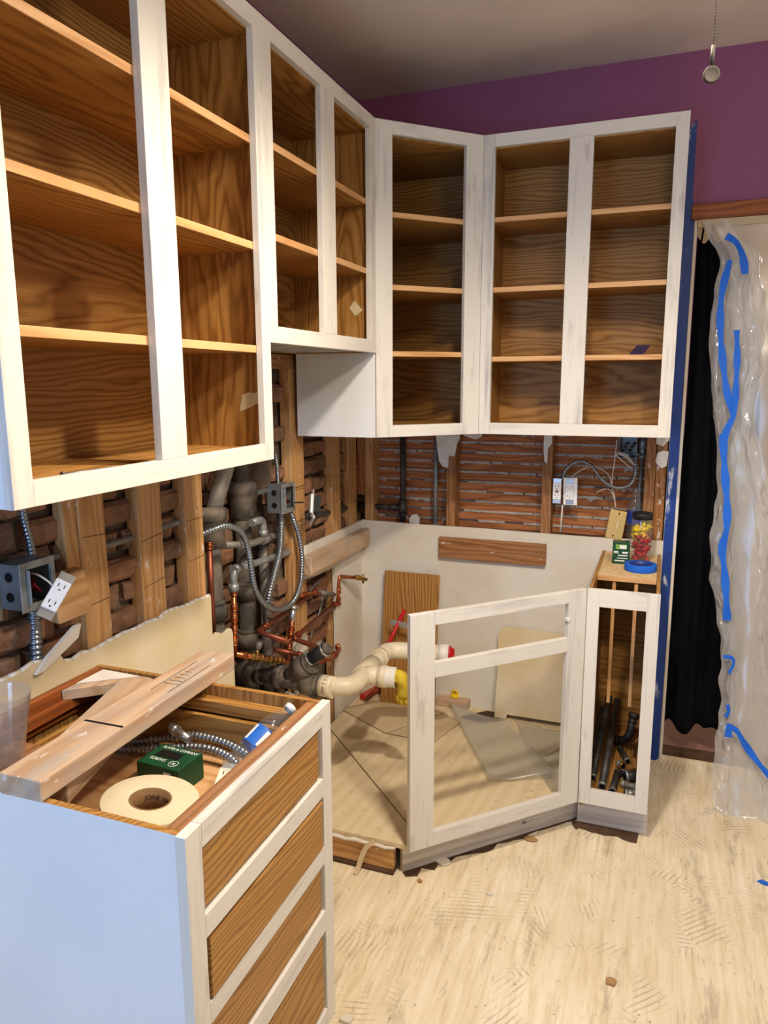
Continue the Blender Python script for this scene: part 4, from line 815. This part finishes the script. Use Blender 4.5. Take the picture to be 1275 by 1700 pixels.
# white trim sliver
tag(local(MB().prism([(0, 0), (.115, .010), (.135, .035), (.118, .040), (.02, .022), (-.02, .006)], lambda a, b, d: Vector((a, b, d)), 0, .010), 'trim_sliver', M['chip_white'], axes((.002, -1.870, .925), (0, 1, .30), (0, -.3, 1))), 'broken white trim sliver leaning on the torn drywall edge', 'trim')

# ------------------------------------------------------------------ electrics on the lath
outlet('outlet', 'white safety outlet with red button hanging in front of the lath', axes((.866, .006, 1.107), (1, .05, 0), (-.02, 0, 1)), 'outlet_white', True, True)
t = outlet('outlet', 'plain white outlet hanging beside the one with red button', axes((.918, .000, 1.108), (1, -.1, .02), (-.03, 0, 1)), 'outlet_white')
local(MB().box((-.027, -.056, -.0055), (.029, .056, -.0035)), 'plate', M['outlet_white'], axes((.918, .000, 1.108), (1, -.1, .02), (-.03, 0, 1)), t, .001)
t = thing('junction_box', 'steel junction box tucked under the right wall cabinet on the lath', 'electrical box', (1.13, .05, 1.25))
mb = MB(); y_, th = .035, .002; mb.box((1.098, .095, 1.248), (1.166, .098, 1.335)); mb.box((1.098, y_, 1.248), (1.100, .095, 1.335)); mb.box((1.164, y_, 1.248), (1.166, .095, 1.335)); mb.box((1.100, y_, 1.248), (1.164, .095, 1.250)); mb.build('box_shell', M['box_steel'], t)
mb = MB()
for k in range(6): ring(mb, (1.108+.009*k, .06, 1.275+.014*(k % 3)), (.2, 1, .1), .006, .03, 8)
mb.build('wire_nuts', M['black_pipe'], t)
mb = MB(); ring(mb, (1.186, .080, 1.305), Z3, .015, .045, 6); ring(mb, (1.186, .080, 1.270), Z3, .011, .05, 10); ring(mb, (1.186, .080, 1.252), Z3, .016, .012, 8); mb.tube([(1.186, .082, 1.26), (1.182, .084, .95)], .0075, 10); mb.tube([(1.165, .05, 1.262), (1.187, .075, 1.262)], .005, 8); mb.build('conduit_stub', M['galvanized'], t)
mb = MB(); pts = [(1.09, .01, 1.268), (1.12, .005, 1.255), (1.16, .0, 1.222), (1.165, .0, 1.225), (1.135, .005, 1.265), (1.10, .012, 1.275)]; mb.prism([(p_[0], p_[2]) for p_ in pts], lambda a, b, d: Vector((a, d, b)), .005, .008); mb.build('plaster_lump', M['plaster'], t)
cable('flexible_conduit', [at(px, py, 'y', yy) for px, py, yy in ((934, 795, .03), (938, 782, .02), (950, 770, .012), (967, 766, .005), (983, 775, .0), (998, 795, -.002), (1013, 806, -.004), (1030, 810, -.004), (1046, 804, .0), (1054, 788, .01), (1055, 762, .04))], .0085, 'flex_steel', 'grey conduit curling in front of the lath to the white outlets', pitch=.010)
for pts, lab in ((((948, 792), (962, 782), (980, 775), (1000, 780), (1012, 792), (1016, 812)), 'pale wire arching from the plain outlet behind the curling conduit'), (((1024, 730), (1021, 760), (1016, 800), (1020, 825), (1022, 842)), 'pale wire hanging from the cabinet down to the gold plate'), (((990, 818), (1003, 812), (1014, 814), (1021, 832)), 'short pale wire end pointing left above the gold plate'), (((1020, 752), (1030, 762), (1048, 778)), 'short pale wire slanting below the junction box on the lath')):
    tag(MB().tube(curve([at(px, py, 'y', .022) for px, py in pts], .01), .0022, 6).build('loose_wire', M['wire_white']), lab, 'wire')
mb = MB(); mb.tube([at(934, 838, 'y', .025), at(932, 862, 'y', .025), at(931, 884, 'y', .03)], .0035, 6); tag(mb.build('cord', M['wire_white']), 'grey cord hanging straight down below the white outlets', 'cord')

# ------------------------------------------------------------------ on the narrow cabinet and the sill behind it
ZB = H-.0018
t = thing('cover_plate', 'blank gold cover plate leaning in front of the lath', 'plate', (1.10, .02, .93))
Mo = axes((1.104, .012, .980), (1, 0, -.13), (.19, .18, 1)); pl_ = local(MB().box((-.033, -.058, 0), (.033, .058, .004)), 'plate', M['gold_plate'], Mo, t, .002)
mb = MB(); 
for sy in (-.046, .046): mb.lathe([(0, .0048), (.0035, .0046), (.0035, .0039)], Mo @ Matrix.Translation((.004*(1 if sy > 0 else -1), sy, 0)), 10)
mb.build('screw_hole', M['dark_slot'], pl_); local(MB().box((.004, -.012, .0038), (.006, .012, .0043)), 'scratch', M['print_white'], Mo, pl_)
bottle('water_bottle', 'clear water bottle with navy label behind the jar of wire nuts', Matrix.Translation((1.172, .040, .916)), 'label_navy', 'clear_bottle')
t = thing('screw_carton', 'small green carton with white print on the narrow cabinet', 'box', (1.137, -.195, ZB))
Mg = Matrix.Translation((1.137, -.195, ZB+.0006)) @ Matrix.Rotation(.04, 4, 'Z'); bx = local(MB().box((-.031, -.022, 0), (.031, .022, .082)), 'carton', M['green_card'], Mg, t, .001)
local(MB().box((-.020, -.0226, .056), (.020, -.0219, .074)), 'pale_panel', M['green_pale'], Mg, bx); local(MB().box((-.006, -.0230, .058), (.018, -.0225, .072)), 'white_print', M['print_white'], Mg, bx)
mb = MB()
for a, b in (((-.026, .044), (-.010, .048)), ((-.026, .040), (-.008, .042)), ((.004, .040), (.024, .047)), ((-.010, .030), (.024, .034)), ((-.014, .020), (.024, .023)), ((-.022, .010), (.014, .014))): mb.box((a[0], -.0226, a[1]), (b[0], -.0219, b[1]))
local(mb, 'white_print', M['print_white'], Mg, bx)
t = thing('wire_nut_jar', 'clear jar of red and yellow wire nuts with black lid', 'jar', (1.205, -.125, ZB)); Mj = Matrix.Translation((1.205, -.125, ZB+.0006)); RJ = .037
MB().lathe([(0, .002), (RJ-.003, 0), (RJ, .004), (RJ, .150), (RJ-.002, .158), (RJ-.002, .168)], Mj, 24).build('glass', M['clear_bottle'], t)
MB().lathe([(0, .184), (RJ-.002, .184), (RJ+.0005, .181), (RJ+.0005, .160), (RJ-.003, .160)], Mj, 24).build('lid', M['rubber'], t)
nut = {}
for col in ('red_plastic', 'yellow_plastic'):
    mb = MB(); mb.lathe([(0, .020), (.0045, .019), (.0085, .002), (.0085, 0), (0, 0)], None, 8); mb.add([(.0, -.002, 0), (.016, -.002, .001), (.011, -.002, .008), (.0, .002, 0), (.016, .002, .001), (.011, .002, .008), (-.016, -.002, .001), (-.011, -.002, .008), (-.016, .002, .001), (-.011, .002, .008)], [(0,1,2),(3,5,4),(1,4,5,2),(0,6,7),(3,9,8),(6,8,9,7)])
    o = mb.build('wire_nut', M[col]); nut[col] = o.data; bpy.data.objects.remove(o)
for k in range(150):
    zz = .014+.125*k/150; a = random.uniform(0, 2*PI); r = (RJ-.013)*math.sqrt(random.random())
    col = 'red_plastic' if zz < .078+.03*math.sin(a*1.0+2.6) else 'yellow_plastic'
    o = bpy.data.objects.new('wire_nut', nut[col]); COL.objects.link(o)
    tag(o, 'red wire nut inside the clear jar' if col[0] == 'r' else 'yellow wire nut inside the clear jar', 'wire nut', 'wire nuts in the jar')
    o.matrix_basis = Mj @ Matrix.Translation((r*math.cos(a), r*math.sin(a), zz)) @ Matrix.Rotation(random.uniform(0, 6), 4, 'Z') @ Matrix.Rotation(random.uniform(0, 3), 4, 'X') @ Matrix.Translation((0, 0, -.008)) @ Matrix.Scale(.92, 4)
t = thing('tape_roll', 'roll of blue painter tape lying flat on the narrow cabinet', 'tape roll', (1.211, -.285, ZB)); Mr = Matrix.Translation((1.2105, -.287, ZB+.0006))
mb = MB(); mb.lathe([(.041, 0), (.0555, 0), (.056, .001), (.056, .023), (.0555, .024), (.041, .024)], Mr, 36); mb.build('tape', M['blue_tape'], t)
MB().lathe([(.041, 0), (.041, .024), (.039, .024), (.039, 0), (.041, 0)], Mr, 32).build('core', M['label_navy'], t)
# pipes and fittings lying in the narrow cabinet
zf = .117
def nip(label, a, b, r, ends=True, mat_='black_pipe', name='iron_pipe'):
    a, b = Vector(a), Vector(b); t_ = thing(name, label, 'pipe', a); mb_ = MB(); mb_.tube([a, b], r, 14); mb_.build('pipe', M[mat_], t_)
    d_ = (b-a).normalized()
    for f in (0, 1): 
        q_ = a.lerp(b, f); mb_ = MB(); ring(mb_, q_+d_*(.006 if f == 0 else -.006), d_, r*1.12, .012, 14); ring(mb_, q_+d_*(-.0006 if f == 0 else .0006), d_, r*.7, .0012, 12, 1); mb_.build('threaded_end', [M['galvanized'] if f == 0 else M[mat_], M['dark_slot']], t_)
nip('long black iron pipe leaning leftmost in the narrow cabinet', (1.092, -.47, zf+.014), (1.114, -.035, .262), .0125)
nip('long black iron pipe second from left in the narrow cabinet', (1.128, -.52, zf+.015), (1.148, -.035, .255), .0135)
nip('short black iron nipple with open end among the fittings', (1.163, -.545, zf+.016), (1.176, -.40, zf+.016), .0125)
nip('small black nipple lying at the back of the narrow cabinet', (1.205, -.30, zf+.012), (1.172, -.20, zf+.012), .0105)
nip('stubby black coupling at the front right of the narrow cabinet', (1.205, -.545, zf+.017), (1.248, -.535, zf+.017), .0155, mat_='galvanized', name='pipe_coupling')
nip('fat black coupling lying by the right side of the narrow cabinet', (1.200, -.43, zf+.020), (1.243, -.41, zf+.020), .019, name='pipe_coupling')
nip('brass gas valve body lying among the black fittings', (1.190, -.40, zf+.015), (1.25, -.372, zf+.017), .0125, mat_='brass', name='valve')
nip('dull grey nipple lying crosswise at the right of the fittings', (1.192, -.47, zf+.013), (1.255, -.485, zf+.013), .012, mat_='old_galvanized', name='pipe_coupling')
nip('small round brown fitting lying between the pipes near the back', (1.175, -.33, zf+.013), (1.192, -.345, zf+.013), .0125, mat_='brass', name='pipe_coupling')
nip('thin black rod lying behind the two long pipes at the left', (1.080, -.30, zf+.008), (1.088, -.04, zf+.10), .007)
t = thing('pipe_elbow', 'black threaded pipe elbow standing at the back of the narrow cabinet', 'pipe', (1.19, -.10, zf)); mb = MB(); q = bent([(1.155, -.15, zf+.018), (1.20, -.13, zf+.018), (1.215, -.10, zf+.11)], .04); mb.tube(q, .0155, 14); ring(mb, q[0], q[1]-q[0], .019, .018); ring(mb, q[-1], q[-1]-q[-2], .020, .02); ring(mb, Vector(q[-1]).lerp(Vector(q[-2]), .4), q[-1]-q[-2], .018, .008); mb.build('elbow', M['black_pipe'], t)
for k, (x, y, lab) in enumerate(((1.122, -.572, 'white oval plaster pebble at the front of the narrow cabinet'), (1.096, -.548, 'grey pebble in the left front corner of the narrow cabinet'), (1.185, -.572, 'small grey pebble at the front of the narrow cabinet'))):
    mb = MB(); sz = (.022, .014, .022)[k]; mb.lathe([(0, 0), (sz*.7, .002), (sz, sz*.45), (sz*.7, sz*.8), (0, sz*.9)], Matrix.Translation((x, y, zf)) @ Matrix.Rotation(.6, 4, 'Z') @ Matrix.Diagonal((1.3, .7, 1, 1)), 12); tag(mb.build('pebble', M[('chip_white', 'plaster', 'plaster')[k]]), lab, 'pebble')

# ------------------------------------------------------------------ doorway: blue strip, curtain, plastic sheet
mb = MB(); fs = [(1.286, .0)] + [(1.286, 2.44)] + [(1.296, 2.455), (1.309, 2.47), (1.3115, 2.20), (1.316, 2.185), (1.330, 2.181), (1.3215, 2.165), (1.3215, 1.2), (1.3215, .6), (1.320, .012), (1.31, .0)]
mb.prism(fs, lambda a, b, d: Vector((a, d, b)), -.0016, -.0006); tag(mb.build('blue_film_strip', M['blue_film']), 'tall blue film strip smeared with white paint beside the doorway', 'tape')
def px_l(z):  # left edge of the curtain is at the jamb
    return 1.336
zt, zb_ = 2.085, .135
t = thing('curtain', 'long black curtain hanging in the doorway behind the plastic', 'curtain', (1.45, .07, .13))
def cur(u, v):
    z = zb_ + (zt-zb_)*v; wdt = .27 - .13*v**6; x = 1.337 + wdt*u
    f = .020*math.sin(u*15+.8*math.sin(z*1.3))*(1-.3*v) + .010*math.sin(u*31+z*.7)
    hem = (.018*math.sin(u*9+2.4)+.012*math.sin(u*19)) * (1-v)**8; top = -.03*abs(math.sin(u*9))*(v**30)
    return Vector((x, .066+f, z+hem+top))
o = MB().grid(cur, 60, 50).build('fabric', M['black_cloth'], t, 0, False); m_ = o.modifiers.new('solid', 'SOLIDIFY'); m_.thickness = .003
mb = MB()
for x in (1.352, 1.385): mb.tube([(x, .066, 2.06), (x+.006, .066, 2.125)], .004, 6)
mb.build('hanging_loop', M['black_cloth'], t)
# plastic sheeting
LE = [(372, .0), (400, -.01), (430, -.03), (480, -.04), (560, -.05), (620, -.06), (690, -.06), (760, -.07), (850, -.08), (900, -.09), (960, -.10), (1020, -.12), (1100, -.15), (1160, -.18), (1230, -.22), (1320, -.275), (1342, -.292)]
LX = [1163, 1176, 1196, 1185, 1177, 1180, 1184, 1190, 1185, 1178, 1180, 1190, 1196, 1194, 1188, 1181, 1186]
edge_pts = [at(x, y, 'y', d) for x, (y, d) in zip(LX, LE)]; edge_pts[-1].z = .004
ec = curve(edge_pts, .03); ne = len(ec)-1
def edge_at(v):
    f = v*ne; i = min(int(f), ne-1); return ec[i].lerp(ec[i+1], f-i)
t = thing('plastic_sheet', 'large translucent plastic dust sheet taped over the doorway', 'plastic sheet', (1.9, -.1, 0))
def main(u, v):
    e = edge_at(v); x = e.x + .035 + (2.60-e.x)*u; low = max(0, v-.45)
    y = e.y*(1-.25*u) - .012 + .026*math.sin(u*21+1.6*math.sin(v*2.3)+v*2)*(.35+v) + .03*N((x*2, 3.1, e.z*.7), 2.0)*(.4+v) + .004*N((x, 9, e.z), 12)
    return Vector((x, min(y, -.004-.01*v), max(.003, e.z + .01*N((x*4, 0, 1), 3)*v)))
o = MB().grid(main, 90, 90).build('main_sheet', M['poly_sheet'], t, 0, False)
def bunch(u, v):
    e = edge_at(v); a = u*PI*3.2; wd = .055+.035*math.sin(v*9)**2+.05*v
    x = e.x + wd*u*1.9 + .012*N((u*3, v*14, 2), 2); y = e.y - .02 - .022*math.sin(a) + .018*N((u*4, v*22, 7), 2)
    return Vector((x, min(y, -.005), max(.006, e.z + .012*N((u*5, v*9, 4), 2))))
MB().grid(bunch, 28, 110).build('gathered_edge', M['poly_bunch'], t, 0, False)
def train(u, v):
    e = edge_at(1); x = e.x - .03 + (2.6-e.x)*u; y = e.y*(1-.25*u) - .012 - (.06+.03*N((x*5, 1, 1), 2))*v + .05*u
    return Vector((x-.02*v*(1-u), y, .003+.006*abs(N((x*9, v*3, 0), 2))*(1-v)))
MB().grid(train, 60, 6).build('floor_edge', M['poly_bunch'], t, 0, False)
MB().box((1.334, -.012, 2.098), (2.6, -.002, 2.124)).build('rolled_top', M['paper_beige'], t)
def tp(pts, w_, dy):
    mb_ = MB(); P_ = []
    for x, y in pts:
        i = min(range(len(LE)), key=lambda k: abs(LE[k][0]-y)); P_.append(at(x, y, 'y', LE[i][1]-dy))
    cv = curve(P_, .02); ribbon(mb_, cv, [w_*(.75+.45*math.sin(k*.55+len(cv))**2) for k in range(len(cv))], (-.1, -1, .2)); mb_.build('tape_strip', M['blue_tape'], t)
tp([(1212, 432), (1203, 465), (1197, 500), (1196, 545), (1199, 590), (1205, 640), (1212, 672), (1218, 690)], .022, .055)
tp([(1206, 392), (1222, 402), (1233, 425), (1237, 455)], .022, .055)
tp([(1223, 548), (1224, 590), (1222, 640), (1218, 690), (1206, 715), (1200, 760)], .020, .058)
tp([(1200, 720), (1203, 780), (1207, 840), (1206, 880), (1199, 910), (1203, 950), (1206, 1000), (1207, 1030)], .024, .06)
tp([(1200, 1090), (1215, 1092), (1218, 1102), (1210, 1118)], .012, .06)
tp([(1207, 1170), (1210, 1180), (1204, 1190)], .014, .06)
tp([(1206, 1206), (1222, 1212), (1232, 1228), (1250, 1255), (1278, 1288), (1300, 1300)], .022, .06)
tp([(1210, 1204), (1209, 1224)], .026, .062)
# ------------------------------------------------------------------ pull chain of the ceiling fan
d_ = (_fw*FPX + _rt*(1181-IW/2) - _up*(124-IH/2)).normalized(); f0 = CAM + d_*1.36
t = thing('pull_chain', 'beaded pull chain with round metal fob hanging from the ceiling', 'pull chain', f0)
mb = MB(); z = f0.z+.02
while z < CH-.004:
    mb.lathe([(0, -.0016), (.0016, 0), (0, .0016)], Matrix.Translation((f0.x, f0.y, z)), 6); z += .0046
mb.tube([(f0.x, f0.y, f0.z+.012), (f0.x, f0.y, CH-.0005)], .0006, 4); mb.build('chain', M['fob_metal'], t)
vw = (CAM-f0); vw.z = 0; Mf = axes(f0, vw.cross((0, 0, 1)), (0, 0, 1)) @ Matrix.Rotation(.25, 4, 'Y') @ Matrix.Scale(.78, 4)
fb = MB().lathe([(0, .003), (.011, .0025), (.0135, .004), (.0152, .003), (.0152, -.003), (.0135, -.004), (.011, -.0025), (0, -.003)], Mf, 24).build('fob', M['fob_metal'], t)
MB().tube([(f0.x, f0.y, f0.z+.012), (f0.x, f0.y, f0.z+.040)], .003, 8).build('bell', M['fob_metal'], t)
